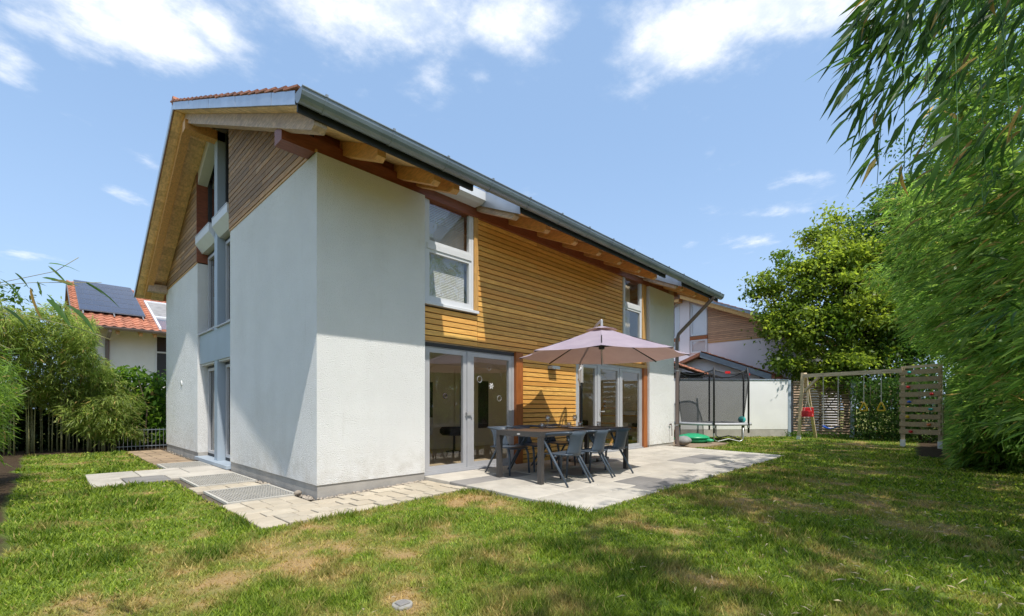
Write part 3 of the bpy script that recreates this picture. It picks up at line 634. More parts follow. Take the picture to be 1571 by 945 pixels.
for (nm, x0, x1, m) in (('curtain', 8.02, 8.28, 'curtain_g'), ('curtain', 8.30, 8.66, 'curtain_b')):
    n = 24; c = MB()
    for i in range(n + 1): x = x0 + (x1 - x0) * i / n; y = .42 + .03 * math.sin(i * 1.3); c.v += [(x, y, 2.55), (x, y, 4.4 if m == 'curtain_b' else 3.66)]
    c.f = [(2 * i, 2 * i + 2, 2 * i + 3, 2 * i + 1) for i in range(n)]; c.build(nm, M[m], w2, True)
MB().lathe([(0, 0), (.05, 0), (.055, .1), (.02, .2), (.02, .26), (0, .26)], 12, (7.9, .36, 2.9)).build('bottle', M['white'], w2)
# little things on the wall
MB().bbox(4.78, 5.03, -.04, YB - .003, 1.905, 1.965).build('wall_lamp', M['zinc'], house)
tp = MB().lathe([(.03, 0), (.03, .02), (.012, .02)], 10, (0, 0, 0)); tpo = MB().tube([(10.2, .0, .62), (10.2, -.07, .62)], .014, 8).tube([(10.2, -.06, .625), (10.2, -.075, .58), (10.2, -.08, .30)], .012, 8).box(10.14, 10.26, -.055, -.04, .63, .65).build('tap', M['brown_metal'], house)
MB().lathe([(0, 0), (.07, 0), (.07, .012), (.05, .02), (0, .022)], 16).build('wall_disc', M['white'], house); h = bpy.data.objects['wall_disc']; h.rotation_euler = (0, -math.pi / 2, 0); h.location = (.0, 8.05, 1.72)
# roof
roof = MB()
def slope(mb, x0, x1, y0, y1, fn, t=.115): mb.prism([(y0, fn(y0) + .022), (y1, fn(y1) + .022), (y1, fn(y1) + t), (y0, fn(y0) + t)], 0, x0, x1)
HOLES = [(1.78, 2.74), (7.80, 8.66)]
xs = [-OV, 1.78, 2.74, 7.80, 8.66, LX + OV]
for i in range(5): slope(roof, xs[i] + (.0015 if i else 0), xs[i + 1], .32 if i in (1, 3) else EY, RY, Sf)
slope(roof, -OV, LX + OV, RY + .002, RE, Sr)
roof = roof.build('roof', M['tile'], house)
# soffit boards seen from below (run along the eaves on the front, short boards on the verge)
def soffit_strip(x0, x1, y0, y1, fn, step, m, gap=.004):
    n = max(1, round((y1 - y0) / step)); 
    for i in range(n):
        a = y0 + (y1 - y0) * i / n + gap / 2; b = y0 + (y1 - y0) * (i + 1) / n - gap / 2
        MB().prism([(a, fn(a)), (b, fn(b)), (b, fn(b) + .02), (a, fn(a) + .02)], 0, x0, x1).build('soffit_board', m, roof)
for a, b in ((-OV + .02, 1.775), (2.745, 7.795), (8.665, LX + OV - .02)): soffit_strip(a, b, EY + .01, .3, Sf, .14, M['soffit'])
soffit_strip(-OV + .02, .01, .302, RY - .01, Sf, .14, M['soffit']); soffit_strip(-OV + .02, .01, RY + .01, RE - .01, Sr, .14, M['soffit'])
soffit_strip(LX + .005, LX + OV - .02, .302, RY - .01, Sf, .5, M['soffit'])
# verge and eaves metalwork
def verge(mb, x0, x1, y0, y1, fn, za, zb): mb.prism([(y0, fn(y0) + za), (y1, fn(y1) + za), (y1, fn(y1) + zb), (y0, fn(y0) + zb)], 0, x0, x1)
n = 9
for i in range(n):
    a = EY + (RY - EY) * i / n; b = EY + (RY - EY) * (i + 1) / n - .006; v_ = MB(); verge(v_, -OV - .018 - .002 * (i % 2), -OV - .001, a, b, Sf, -.004, .14); v_.build('verge_flashing', M['zinc'], roof)
v_ = MB(); verge(v_, -OV - .018, -OV - .001, RY + .001, RE, Sr, -.004, .14); v_.build('verge_flashing', M['zinc'], roof)
v_ = MB(); verge(v_, LX + OV + .001, LX + OV + .018, EY, RY, Sf, -.004, .14); v_.build('verge_flashing', M['zinc'], roof)
box('eaves_board', M['black'], roof, -OV, 1.775, EY - .03, EY - .001, Sf(EY) - .08, Sf(EY) + .10); box('eaves_board', M['black'], roof, 2.76, 7.795, EY - .03, EY - .001, Sf(EY) - .08, Sf(EY) + .10); box('eaves_board', M['black'], roof, 8.68, LX + OV, EY - .03, EY - .001, Sf(EY) - .08, Sf(EY) + .10)
for (a, b) in HOLES:
    v_ = MB(); verge(v_, b + .0, b + .012, EY - .03, .32, Sf, -.10, .2); v_.build('cheek_flashing', M['zinc'], roof); v_ = MB(); verge(v_, a - .012, a - .0, EY - .03, .32, Sf, -.004, .2); v_.build('cheek_flashing', M['zinc'], roof)
    MB().prism([(-.24, 4.60), (-.24, 4.74), (.12, 4.78), (.12, 4.56), (-.16, 4.56)], 0, a - .02, b + .0).build('shutter_box', M['frame'], roof)
# gutter with brackets
gut = MB(); GYc, GZc, GR = -1.10, 4.35, .095
ang = [math.pi * k / 10 for k in range(11)]; prof = [(GYc - GR * math.cos(a), GZc - GR * 1.35 * math.sin(a)) for a in ang]; prof_in = [(GYc - (GR - .006) * math.cos(a), GZc - (GR - .006) * 1.35 * math.sin(a)) for a in reversed(ang)]
gut.prism(prof + prof_in, 0, -OV - .02, LX + OV + .03); gut.tube([(-OV - .02, GYc - GR, GZc), (LX + OV + .03, GYc - GR, GZc)], .011, 8)
gut = gut.build('gutter', M['gutter'], house)
for xx in (-OV - .022, LX + OV + .028): MB().prism(prof, 0, xx, xx + .004).build('gutter_end', M['gutter'], gut)
x = -.40
while x < LX + OV:
    b = MB(); q = [(GYc - (GR + .005) * math.cos(a), GZc - (GR + .005) * 1.35 * math.sin(a)) for a in ang]; b.prism(q + prof[::-1], 0, x - .013, x + .013); b.box(x - .013, x + .013, GYc - GR - .016, GYc - GR + .022, GZc - .004, GZc + .024); b.build('gutter_bracket', M['gutter'], gut); x += .803
dp = MB().tube([(10.62, GYc, 4.30), (10.62, GYc + .01, 4.19), (10.60, -.10, 3.28), (10.58, -.06, 3.1), (10.58, -.06, .55)], .05, 12); dp.build('downpipe', M['brown_metal'], gut)
MB().tube([(10.58, -.06, .55), (10.58, -.06, -.02)], .062, 12).build('standpipe', M['brown_metal'], gut)
for z in (.6, 2.2): MB().lathe([(.05, -.015), (.06, -.015), (.06, .015), (.05, .015)], 12, (10.58, -.06, z)).build('pipe_clip', M['steel'], gut)
# rafters and purlins
def rafter(x0, x1, y0, y1, m, fn=Sf, h=.18):
    if fn is Sf: poly = [(y0, fn(y0) - .003), (y1, fn(y1) - .003), (y1, fn(y1) - h * 1.09), (y0 + .07, fn(y0 + .07) - h * 1.09), (y0, fn(y0) - h * .72)]
    else: poly = [(y0, fn(y0) - .003), (y1, fn(y1) - .003), (y1, fn(y1) - h * 1.0), (y0, fn(y0) - h * 1.0)]
    MB().prism(poly, 0, x0, x1).build('rafter', m, roof)
rafter(-.45, -.31, -1.0, RY - .02, M['rafter_pale'], h=.17); rafter(-.45, -.31, RY + .0, RE - .25, M['rafter'], Sr, .17)
for xr in (.48, 1.317, 1.65, 2.895, 3.684, 4.491, 5.30, 6.087, 6.90, 7.66, 9.14, 10.0, 10.9): rafter(xr - .115, xr, -.88, .3, M['rafter_pale'] if xr in (2.895,) else M['rafter'])
rafter(8.69, 8.80, -.88, .3, M['rafter_pale'])
box('purlin', M['purlin'], roof, -.42, 10.98, .03, .27, ZW + .002, 4.60)
box('purlin', M['rafter_pale'], roof, -.42, .012, 9.82, 10.06, 4.30, 4.50); box('purlin', M['rafter'], roof, -.50, .19, 4.94, 5.16, 6.60, 6.79)
# roof tiles
def tile_mesh(wd=.30, l=.40, seg=6):
    mb = MB(); top = []; 
    for i in range(seg + 1): t = i / seg; top.append((wd * t, .028 * math.cos(2 * math.pi * t) + .03))
    for (y, dz_) in ((0, .03), (l, .0)):
        mb.v += [(x, y, z + dz_) for x, z in top] + [(x, y, z + dz_ - .022) for x, z in top]
    n = seg + 1
    for i in range(seg): mb.f += [(i, i + 1, 2 * n + i + 1, 2 * n + i), (n + i + 1, n + i, 3 * n + i, 3 * n + i + 1), (i + 1, i, n + i, n + i + 1)]
    mb.f += [(0, 2 * n, 3 * n, n), (seg, n + seg, 3 * n + seg, 2 * n + seg)]
    me = mb.mesh('roof_tile'); me.shade_smooth(); me.set_sharp_from_angle(angle=R(40)); me.materials.append(M['tile']); return me
TM = tile_mesh(); PA = math.atan(.446)
def tile_at(parent, x, y, z, pitch=PA):
    o = bpy.data.objects.new('roof_tile', TM); COL.objects.link(o); o.parent = parent; o.location = (x, y, z); o.rotation_euler = (pitch + rs.uniform(-.012, .012), 0, rs.uniform(-.012, .012)); return o
def tile_field(parent, x0, x1, y0, y1, zf, skip=None, pitch=PA, name='tile_field'):
    mb = MB(); base = TM.vertices; vs = [tuple(v.co) for v in base]; fs = [tuple(p.vertices) for p in TM.polygons]; ca, sa = math.cos(pitch), math.sin(pitch)
    y = y0
    while y < y1:
        x = x0
        while x < x1 - .1:
            if not (skip and skip(x + .15, y + .1)): mb.add([(x + a, y + b * ca - c * sa, zf(y) + b * sa + c * ca) for a, b, c in vs], fs)
            x += .296
        y += .335 * ca
    if mb.f: tag(mb.build(name, M['tile'], parent, False), kind='stuff')
st = .335 * math.cos(PA); y = EY - .06
while y < RY - .1: tile_at(roof, -OV - .03, y, Sf(y) + .10); y += st
tile_field(roof, -OV + .265, LX + OV, EY - .06, RY - .15, lambda y: Sf(y) + .10, lambda x, y: any(a - .2 < x < b + .1 for a, b in HOLES) and y < .4)
MB().tube([(-OV - .02, RY, Sf(RY) + .17), (LX + OV, RY, Sf(RY) + .17)], .09, 8).build('ridge_tiles', M['tile'], roof)

# ------------------------------------------------------------------ terrace furniture
t = thing('garden_table', 'long charcoal metal garden table with brown board top on the terrace', 'table', (3.65, -1.265, .016))
tx, ty = 1.21, .455
for sx in (-1, 1):
    for sy in (-1, 1): MB().bbox(*(sorted((sx * tx, sx * (tx - .07)))), *(sorted((sy * ty, sy * (ty - .07)))), 0, .665, .004).build('leg', M['table'], t)
fr = MB().box(-tx, tx, -ty, -ty + .04, .667, .745).box(-tx, tx, ty - .04, ty, .667, .745).box(-tx, -tx + .04, -ty + .04, ty - .04, .667, .745).box(tx - .04, tx, -ty + .04, ty - .04, .667, .745).build('frame', M['table'], t)
for i in range(6):
    a = -ty + .044 + i * (2 * ty - .088) / 6; MB().bbox(-tx + .044, tx - .044, a + .003, a + (2 * ty - .088) / 6 - .003, .715, .746, .003).build('top_board', M['tabletop'], t)
MB().lathe([(0, 0), (.022, 0), (.022, .003), (0, .004)], 14).build('badge', M['polealu'], t); h = [c for c in t.children if c.name.startswith('badge')][0]; h.rotation_euler = (0, -math.pi / 2, 0); h.location = (-tx - .0005, -.02, .70); h.scale = (.6, 1.5, 1)

def make_chair(label):
    t = thing('armchair', label, 'chair', (0, 0, 0), 0, 'slate blue chairs round the garden table'); m = M['chair']
    n = 10; s = MB()
    for lay in (0, 1):
        for i in range(n + 1):
            for j in range(n + 1):
                u, v = -1 + 2 * i / n, -1 + 2 * j / n; cu = u * math.sqrt(1 - .18 * v * v); cv = v * math.sqrt(1 - .18 * u * u)
                z = .437 - .022 * math.cos(u * 1.4) * math.cos(v * 1.2) + (.012 if v < 1 else 0) - .02 * max(0, v - .6) - lay * .018
                s.v.append((.245 * cu, .02 + .245 * cv, z))
    k = (n + 1) ** 2
    for i in range(n):
        for j in range(n): a = i * (n + 1) + j; s.f += [(a, a + n + 1, a + n + 2, a + 1), (k + a + 1, k + a + n + 2, k + a + n + 1, k + a)]
    for i in range(n): s.f += [(i, i + 1, k + i + 1, k + i), (n * (n + 1) + i + 1, n * (n + 1) + i, k + n * (n + 1) + i, k + n * (n + 1) + i + 1), (i * (n + 1), k + i * (n + 1), k + (i + 1) * (n + 1), (i + 1) * (n + 1)), ((i + 1) * (n + 1) + n, k + (i + 1) * (n + 1) + n, k + i * (n + 1) + n, i * (n + 1) + n)]
    s.build('seat', m, t, True)
    b = MB(); nu, nv = 12, 6
    for lay in (0, 1):
        for i in range(nu + 1):
            for j in range(nv + 1):
                u, v = -1 + 2 * i / nu, j / nv; wd = .185 - .045 * math.sin(v * 2.6) + .045 * v ** 3
                b.v.append((wd * u, -.235 - .075 * v + .075 * u * u * (1 - .2 * v) + (.02 * lay), .415 + .345 * v - .0 * u * u))
    k = (nu + 1) * (nv + 1); w_ = nv + 1
    for i in range(nu):
        for j in range(nv): a = i * w_ + j; b.f += [(a, a + w_, a + w_ + 1, a + 1), (k + a + 1, k + a + w_ + 1, k + a + w_, k + a)]
    for i in range(nu): b.f += [(i * w_, k + i * w_, k + (i + 1) * w_, (i + 1) * w_), ((i + 1) * w_ + nv, k + (i + 1) * w_ + nv, k + i * w_ + nv, i * w_ + nv)]
    for j in range(nv): b.f += [(j, j + 1, k + j + 1, k + j), (nu * w_ + j + 1, nu * w_ + j, k + nu * w_ + j, k + nu * w_ + j + 1)]
    b.build('backrest', m, t, True)
    for sx in (-1, 1):
        MB().tube([(sx * .18, -.268, .748), (sx * .235, -.235, .75), (sx * .272, -.15, .745), (sx * .288, .0, .732), (sx * .288, .12, .712), (sx * .287, .165, .685), (sx * .286, .165, .64), (sx * .28, -.04, .34), (sx * .272, -.27, 0)], [.014, .016, .017, .018, .02, .021, .02, .019, .014], 8).build('arm', m, t, True)
        MB().tube([(sx * .21, .20, .425), (sx * .225, .235, .33), (sx * .235, .255, 0)], [.02, .019, .014], 8).build('leg', m, t, True)
        MB().tube([(sx * .2, -.05, .425), (sx * .282, -.0, .40)], .012, 6).build('brace', m, t, True)
    return t
CH = [(2.84, -1.83, 0, 'near', 'slate blue armchair nearest the camera, on the lawn side of the table'), (3.48, -1.81, 0.02, '', 'slate blue armchair in the middle of the lawn side of the table'), (4.16, -1.78, -.03, '', 'slate blue armchair at the far end of the lawn side, by the dark table leg'),
      (2.90, -.62, math.pi + .02, '', 'slate blue armchair on the house side before the left glazed door'), (3.52, -.60, math.pi, '', 'slate blue armchair in the middle of the house side, before the orange post'), (4.2, -.60, math.pi - .02, '', 'slate blue armchair on the house side at the far table end')]
c0 = make_chair(CH[0][4])
for i, (x, y, a, _, lb) in enumerate(CH):
    o = c0 if i == 0 else copy_tree(c0); o.location = (x, y, slab_z(y - .2) + .001); o.rotation_euler = (0, 0, a); o['label'] = lb

TZ = .764
def rayx(px, y): # x on the line of sight's plan for a given y (only used to read positions off)
    a = (px - 785.5) / 700; return CAMX + (y - CAMY) * (FW[0] + RT[0] * a) / (FW[1] + RT[1] * a)
def wineglass(x, y, lb):
    t = thing('wine_glass', lb, 'wine glass', (x, y, TZ), 0, 'wine glasses on the garden table')
    MB().lathe([(0, .002), (.034, .002), (.034, .004), (.006, .009), (.0045, .02), (.0045, .09), (.006, .1)], 20).build('stem', M['ware'], t, True)
    MB().lathe([(.006, .1), (.028, .115), (.042, .145), (.043, .165), (.036, .215), (.0345, .215), (.041, .165), (.040, .147), (.026, .118), (.0, .106)], 20).build('bowl', M['ware'], t, True)
def tumbler(x, y, lb):
    o = MB().lathe([(0, .001), (.036, .001), (.04, .09), (.038, .09), (.034, .012), (0, .012)], 20).build('tumbler', M['ware'], None, True); o.location = (x, y, TZ); tag(o, lb, 'tumbler', 'water tumblers on the garden table')
def plate(x, y, r, lb):
    o = MB().lathe([(0, .003), (r * .6, .002), (r, .016), (r, .02), (r * .6, .008), (0, .008)], 28).build('plate', M['white'], None, True); o.location = (x, y, TZ); tag(o, lb, 'plate', 'plates on the garden table')
def pmat(x, y, lb):
    o = MB().bbox(-.2, .2, -.14, .14, .0, .004, .002).build('placemat', M['mat'], None); o.location = (x, y, TZ - .001); tag(o, lb, 'placemat', 'dark placemats on the garden table')
wineglass(rayx(840.6, -1.02), -1.02, 'wine glass standing near the left end of the table, beside the single tumbler'); wineglass(rayx(882, -.98), -.98, 'wine glass standing behind the white plates at mid table')
tumbler(rayx(831.8, -1.06), -1.06, 'water tumbler standing left of the front wine glass'); tumbler(rayx(890, -1.12), -1.12, 'water tumbler standing right of the rear wine glass'); tumbler(rayx(873, -1.0), -1.0, 'water tumbler standing left of the rear wine glass'); tumbler(rayx(918.6, -1.25), -1.25, 'water tumbler at the far right end of the table')
plate(rayx(847, -.96), -.96, .1, 'small white plate behind the front wine glass'); plate(rayx(883.6, -1.42), -1.42, .135, 'large white plate at the lawn side of the table'); plate(rayx(869, -.95), -.95, .12, 'white plate on the house side before the rear wine glass')
for px, y, lb in ((847, -.955, 'dark placemat under the small white plate'), (883.6, -1.425, 'dark placemat under the large white plate'), (918, -1.32, 'bare dark placemat at the far right end of the table'), (868, -.955, 'dark placemat under the house side white plate')): pmat(rayx(px, y), y, lb)

# ------------------------------------------------------------------ cantilever umbrella
UX, UY, UZ, UR = 4.19, -1.59, 1.985, 1.44
um = thing('cantilever_umbrella', 'mauve cantilever umbrella open over the garden table', 'umbrella', (UX, UY, 0))
face = math.atan2(CAMY - UY, CAMX - UX)
NS = 8; cm = MB(); m1 = 8; m2 = 8
def cpt(k, s, q):
    """canopy point: panel k, s along rim 0..1, q from apex 0..1"""
    a0, a1 = face + k * math.pi / 4, face + (k + 1) * math.pi / 4; p0 = Vector((math.cos(a0), math.sin(a0))); p1 = Vector((math.cos(a1), math.sin(a1)))
    p = p0 * (1 - s) + p1 * s; sag = 4 * s * (1 - s); r = UR * (.075 + .925 * q) * (1 - .055 * sag * q); zz = UZ + .46 * (1 - q) ** 1.0 - .012 * math.sin(q * math.pi) - .045 * sag * math.sin(q * 2.6) * .6
    return (p.x * r, p.y * r, zz)
for k in range(NS):
    b0 = len(cm.v)
    for i in range(m1 + 1):
        for j in range(m2 + 1): cm.v.append(cpt(k, i / m1, j / m2))
    for i in range(m1):
        for j in range(m2): a = b0 + i * (m2 + 1) + j; cm.f.append((a, a + m2 + 1, a + m2 + 2, a + 1))
can = cm.build('canopy', M['canopy'], um, True)
vt = MB()
for k in range(NS):
    b0 = len(vt.v)
    for i in range(5):
        for q in (0, .5, 1):
            s = i / 4; a0, a1 = face + k * math.pi / 4, face + (k + 1) * math.pi / 4; p = Vector((math.cos(a0), math.sin(a0))) * (1 - s) + Vector((math.cos(a1), math.sin(a1))) * s; sag = 4 * s * (1 - s)
            r = .27 * (.1 + .9 * q); vt.v.append((p.x * r, p.y * r, UZ + .515 - .075 * q + .012 * sag * q))
    for i in range(4):
        for j in range(2): a = b0 + i * 3 + j; vt.f.append((a, a + 3, a + 4, a + 1))
vt.build('vent_cap', M['canopy'], um, True)
for k in range(NS):
    a = face + k * math.pi / 4; c, s_ = math.cos(a), math.sin(a); p0 = (c * .06, s_ * .06, UZ + .40); p1 = (c * UR * .99, s_ * UR * .99, UZ - .012); pm = (c * UR * .5, s_ * UR * .5, UZ + .232)
    MB().bar(p0, pm, .016, .022).bar(pm, p1, .016, .022).build('rib', M['pole'], um)
    MB().bar((c * .05, s_ * .05, UZ + .17), (c * UR * .42, s_ * UR * .42, UZ + .25), .013, .018).build('strut', M['pole'], um)
MB().tube([(0, 0, UZ + .1), (0, 0, UZ + .62)], .024, 10).build('hub_post', M['polealu'], um); MB().lathe([(0, .12), (.05, .12), (.055, .2), (.03, .22)], 14, (0, 0, UZ)).build('hub', M['pole'], um, True)
MB().tube([(0, 0, UZ + .1), (.015, -.01, UZ - .10), (.02, -.02, UZ - .14)], .011, 6).build('pull_handle', M['polealu'], um)
PXo, PYo = 5.24 - UX, -.42 - UY
MB().tube([(PXo, PYo, .10), (PXo, PYo, 2.02)], .032, 12).build('pole', M['pole'], um)
MB().tube([(PXo, PYo, 1.62), (PXo, PYo, 1.98)], .045, 12).build('collar', M['polealu'], um)
MB().tube([(PXo, PYo, 1.95), (PXo * .96, PYo * .96, 2.12), (PXo * .80, PYo * .80, 2.33), (PXo * .5, PYo * .5, 2.5), (PXo * .2, PYo * .2, 2.585), (0, 0, 2.60)], .021, 10).build('boom', M['polealu'], um, True)
MB().tube([(PXo - .03, PYo - .02, 1.92), (PXo - .13, PYo - .04, 1.86), (PXo - .12, PYo - .04, 1.66), (PXo - .08, PYo - .03, 1.56)], .017, 8).tube([(PXo - .01, PYo, 1.55), (PXo - .14, PYo - .02, 1.70)], .012, 6).build('crank', M['polealu'], um)
MB().box(PXo - .42, PXo + .42, PYo - .03, PYo + .03, .045, .085).box(PXo - .03, PXo + .03, PYo - .42, PYo - .031, .045, .085).box(PXo - .03, PXo + .03, PYo + .031, PYo + .38, .045, .085).build('base_cross', M['pole'], um)
for sx, sy in ((-1, -1), (1, -1), (-1, 1), (1, 1)): MB().bbox(PXo + sx * .235 - .19, PXo + sx * .235 + .19, PYo + sy * .215 - .18, PYo + sy * .215 + .17, .046, .10, .01).build('base_weight', M['slab_dark'], um)

# ------------------------------------------------------------------ things indoors, seen through the glass
def at_int(px, y): return rayx(px, y)
t = thing('inner_door', 'beige inner door with two dark glass panes at the back of the left room', 'door', (0, 0, 0))
xa, xb, yw = rayx(697, 3.5), rayx(757, 3.5), 3.5
MB().box(xa, xb, yw - .05, yw - .003, .065, 2.1).build('door_leaf', M['int_wall'], t)
for a, b in ((706, 717), (734, 749)): MB().box(rayx(a, 3.44), rayx(b, 3.44), 3.43, 3.449, .55, 1.85).build('pane', M['mat'], t)
tag(MB().bbox(rayx(655, 3.46), rayx(664, 3.46), 3.46, 3.497, .8, 1.75).build('picture', M['mat'], None), 'dark upright picture on the beige wall of the left room', 'picture')
t = thing('dining_table', 'dark dining table with a grey metal leg behind the left glazed door', 'table', (2.02, 1.55, .06)); MB().bbox(-.75, .36, -.4, .45, .70, .735).build('tabletop', M['dark_wood'], t)
for a, b in ((.32, -.36), (.32, .41), (-.7, -.36), (-.7, .41)): MB().box(a - .025, a + .025, b - .025, b + .025, 0, .70).build('leg', M['steel'], t)
t = thing('flower_vase', 'small vase with a pink flower standing on the dining table', 'vase', (2.0, 1.5, .795)); MB().lathe([(0, 0), (.035, 0), (.045, .08), (.025, .14), (.03, .16), (0, .15)], 14).build('vase', M['ware'], t, True)
MB().tube([(0, 0, .1), (.01, 0, .3)], .004, 5).build('stalk', M['leafgreen'], t); b_ = blob(8, 5, .045, .045, .035, .2, 3).build('blossom', M['pink'], t, True); b_.location = (.01, 0, .31)
b_ = blob(8, 5, .05, .03, .04, .3, 4).build('leaves', M['leafgreen'], t, True); b_.location = (.02, 0, .2)
t = thing('shell_chair', 'white shell chair beside the dining table indoors', 'chair', (3.0, 2.1, .06), 1.9)
sh = MB(); pr = [(.26, .40), (.22, .42), (0, .43), (-.17, .44), (-.24, .52), (-.27, .68), (-.28, .84)]
for (y, z) in pr:
    for i in range(7): u = -1 + i / 3; sh.v.append((.22 * u * (1 - .15 * max(0, z - .5)), y + .05 * u * u * (z > .5), z + .04 * u * u * (z < .5)))
for i in range(6):
    for j in range(6): sh.f.append((i * 7 + j, i * 7 + j + 1, i * 7 + j + 8, i * 7 + j + 7))
sh.build('shell', M['white'], t, True)
for sx in (-1, 1):
    for sy in (-1, 1): MB().tube([(sx * .1, sy * .1, .42), (sx * .22, sy * .22, 0)], .012, 6).build('leg', M['trim'], t)
t = thing('pouf', 'dark round stool on a thin stem behind the left glazed door', 'stool', (4.35, 2.6, .06)); MB().lathe([(0, .38), (.28, .40), (.34, .46), (.34, .54), (.30, .59), (0, .6)], 20).build('cushion', M['mat'], t, True); MB().lathe([(0, 0), (.2, 0), (.2, .02), (.03, .05), (.025, .38), (0, .38)], 16).build('stem', M['dark_wood'], t, True)
t = thing('round_mirror', 'big round mirror in a thin black frame on the far room wall', 'mirror', (rayx(905, 3.42), 3.46, 1.38)); MB().torus((0, 0, 0), .66, .028, 1, 36, 8).build('frame', M['black'], t, True)
mr = MB().lathe([(0, .0), (.64, 0), (.64, .008), (0, .03)], 36).build('glass', M['mirror'], t, True); mr.rotation_euler = (R(90), 0, 0)
t = thing('sofa', 'grey sofa with pale cushions under the round mirror', 'sofa', (rayx(915, 2.9), 2.95, .06)); MB().bbox(-1.0, 1.0, -.4, .4, .1, .42, .03).build('seat', M['sofa'], t); MB().bbox(-1.0, 1.0, .18, .42, .421, .85, .04).build('backrest', M['dark_wood'], t)
for sx in (-1, 1): MB().bbox(sx * 1.1 - .1, sx * 1.1 + .1, -.4, .42, .1, .65, .03).build('armrest', M['dark_wood'], t)
for x, r_ in ((-.5, .1), (.1, -.1), (.6, .06)): o = blob(10, 6, .26, .1, .2, .08, int(x * 10) + 20).build('cushion', M['int_ceil'], t, True); o.location = (x, .06, .6); o.rotation_euler = (.2, r_, 0)
t = thing('shelf', 'low shelf with folded cloths at the right of the far room', 'shelf', (9.86, 1.0, .06))
for z in (.05, .45, .8): MB().box(-.2, .22, -.7, .7, z, z + .03).build('board', M['trim'], t)
for z, y, m in ((.08, -.3, 'white'), (.08, .3, 'mat'), (.48, -.3, 'mat'), (.48, .25, 'int_ceil'), (.83, 0, 'white')): MB().bbox(-.18, .18, y - .2, y + .2, z + .002, z + .12, .02).build('cloth', M[m], t)
t = thing('climbing_triangle', 'pale wooden climbing ladder leaning in the far room', 'ladder', (9.1, 1.3, .06))
for y in (-.3, .3): MB().bar((-.45, y, 0), (.2, y, 1.25), .05, .05).build('rail', M['trim'], t)
for k in range(5): q = .12 + .18 * k; MB().tube([(-.45 + .65 * q, -.3, 1.25 * q), (-.45 + .65 * q, .3, 1.25 * q)], .018, 8).build('rung', M['trim'], t)

# ------------------------------------------------------------------ play corner
sw = thing('swing_set', 'weathered timber swing frame with a climbing wall of planks on its right', 'swing set', (17.46, -1.75, -.08))
def off(p): return (p[0] - 17.46, p[1] + 1.75, p[2] + .08)
BA, BB = (17.38, -1.86, 2.30), (16.18, -4.80, 2.27)
MB().bar(off(BA), off(BB), .10, .13).build('beam', M['timber'], sw)
MB().bar(off((17.50, -1.72, -.06)), off((17.36, -1.88, 2.42)), .10, .10, (1, 0, 0)).build('leg', M['timber'], sw); MB().bar(off((18.9, -2.0, -.08)), off((17.47, -1.93, 2.40)), .10, .10, (1, 0, 0)).build('leg', M['timber'], sw)
MB().bar(off((17.37, -1.96, 1.75)), off((17.16, -2.42, 2.22)), .08, .08).build('brace', M['timber'], sw)
MB().bar(off((17.505, -1.71, -.08)), off((17.495, -1.725, .06)), .13, .13, (1, 0, 0)).build('post_shoe', M['white'], sw)
CA, CB = Vector((16.2, -4.72, 0)), Vector((15.77, -5.67, 0)); cdv = (CB - CA).normalized(); cn = Vector((-cdv.y, cdv.x, 0)); cn = cn if cn.x < 0 else -cn
for p in (CA + cdv * .05, CB - cdv * .05):
    b = p - cn * .07; MB().bar(off((b.x, b.y, -.05)), off((b.x, b.y, 2.36)), .10, .10, (1, 0, 0)).build('post', M['timber'], sw); MB().bar(off((b.x, b.y, -.09)), off((b.x, b.y, .12)), .125, .125, (1, 0, 0)).build('post_shoe', M['white'], sw)
CZ = [.38 + .2275 * i for i in range(9)]; wall_planks = []
for z in CZ: wall_planks.append(MB().bar(off((CA.x, CA.y, z)), off((CB.x, CB.y, z)), .04, .142).build('climbing_plank', M['timber_x'], sw))
MB().bar(off((CA.x - cn.x * .1, CA.y - cn.y * .1, 2.37)), off((CB.x - cn.x * .1, CB.y - cn.y * .1, 2.37)), .04, .08).build('top_rail', M['timber'], sw)
for (i, f_, k) in ((8, .26, 'teal'), (6, .24, 'red'), (5, .80, 'red'), (4, .26, 'blue'), (3, .78, 'teal'), (2, .22, 'yellow'), (1, .74, 'orange'), (0, .30, 'red')):
    p = CA + (CB - CA) * f_ + cn * .035; o = blob(9, 6, .05, .055, .04, .22, i + 3).build('climbing_hold', M[k], sw, True); o.location = off((p.x, p.y, CZ[i]))
def beamp(t_): return tuple(BA[i] + (BB[i] - BA[i]) * t_ for i in range(3))
def hang(name, label, cat, ta, tb, zl, mk, grp=None):
    a, b = beamp(ta), beamp(tb); c = tuple((a[i] + b[i]) / 2 for i in range(3)); t = thing(name, label, cat, (c[0], c[1], zl), 0, grp)
    for p in (a, b): MB().tube([(p[0] - c[0], p[1] - c[1], .05), (p[0] - c[0], p[1] - c[1], p[2] - zl - .06)], .012, 6).build('rope', M['rope'], t); MB().tube([(p[0] - c[0], p[1] - c[1], p[2] - zl - .12), (p[0] - c[0], p[1] - c[1], p[2] - zl - .05)], .022, 8).build('hook', M['steel'], t)
    mk(t, (a[0] - c[0], a[1] - c[1]), (b[0] - c[0], b[1] - c[1])); return t
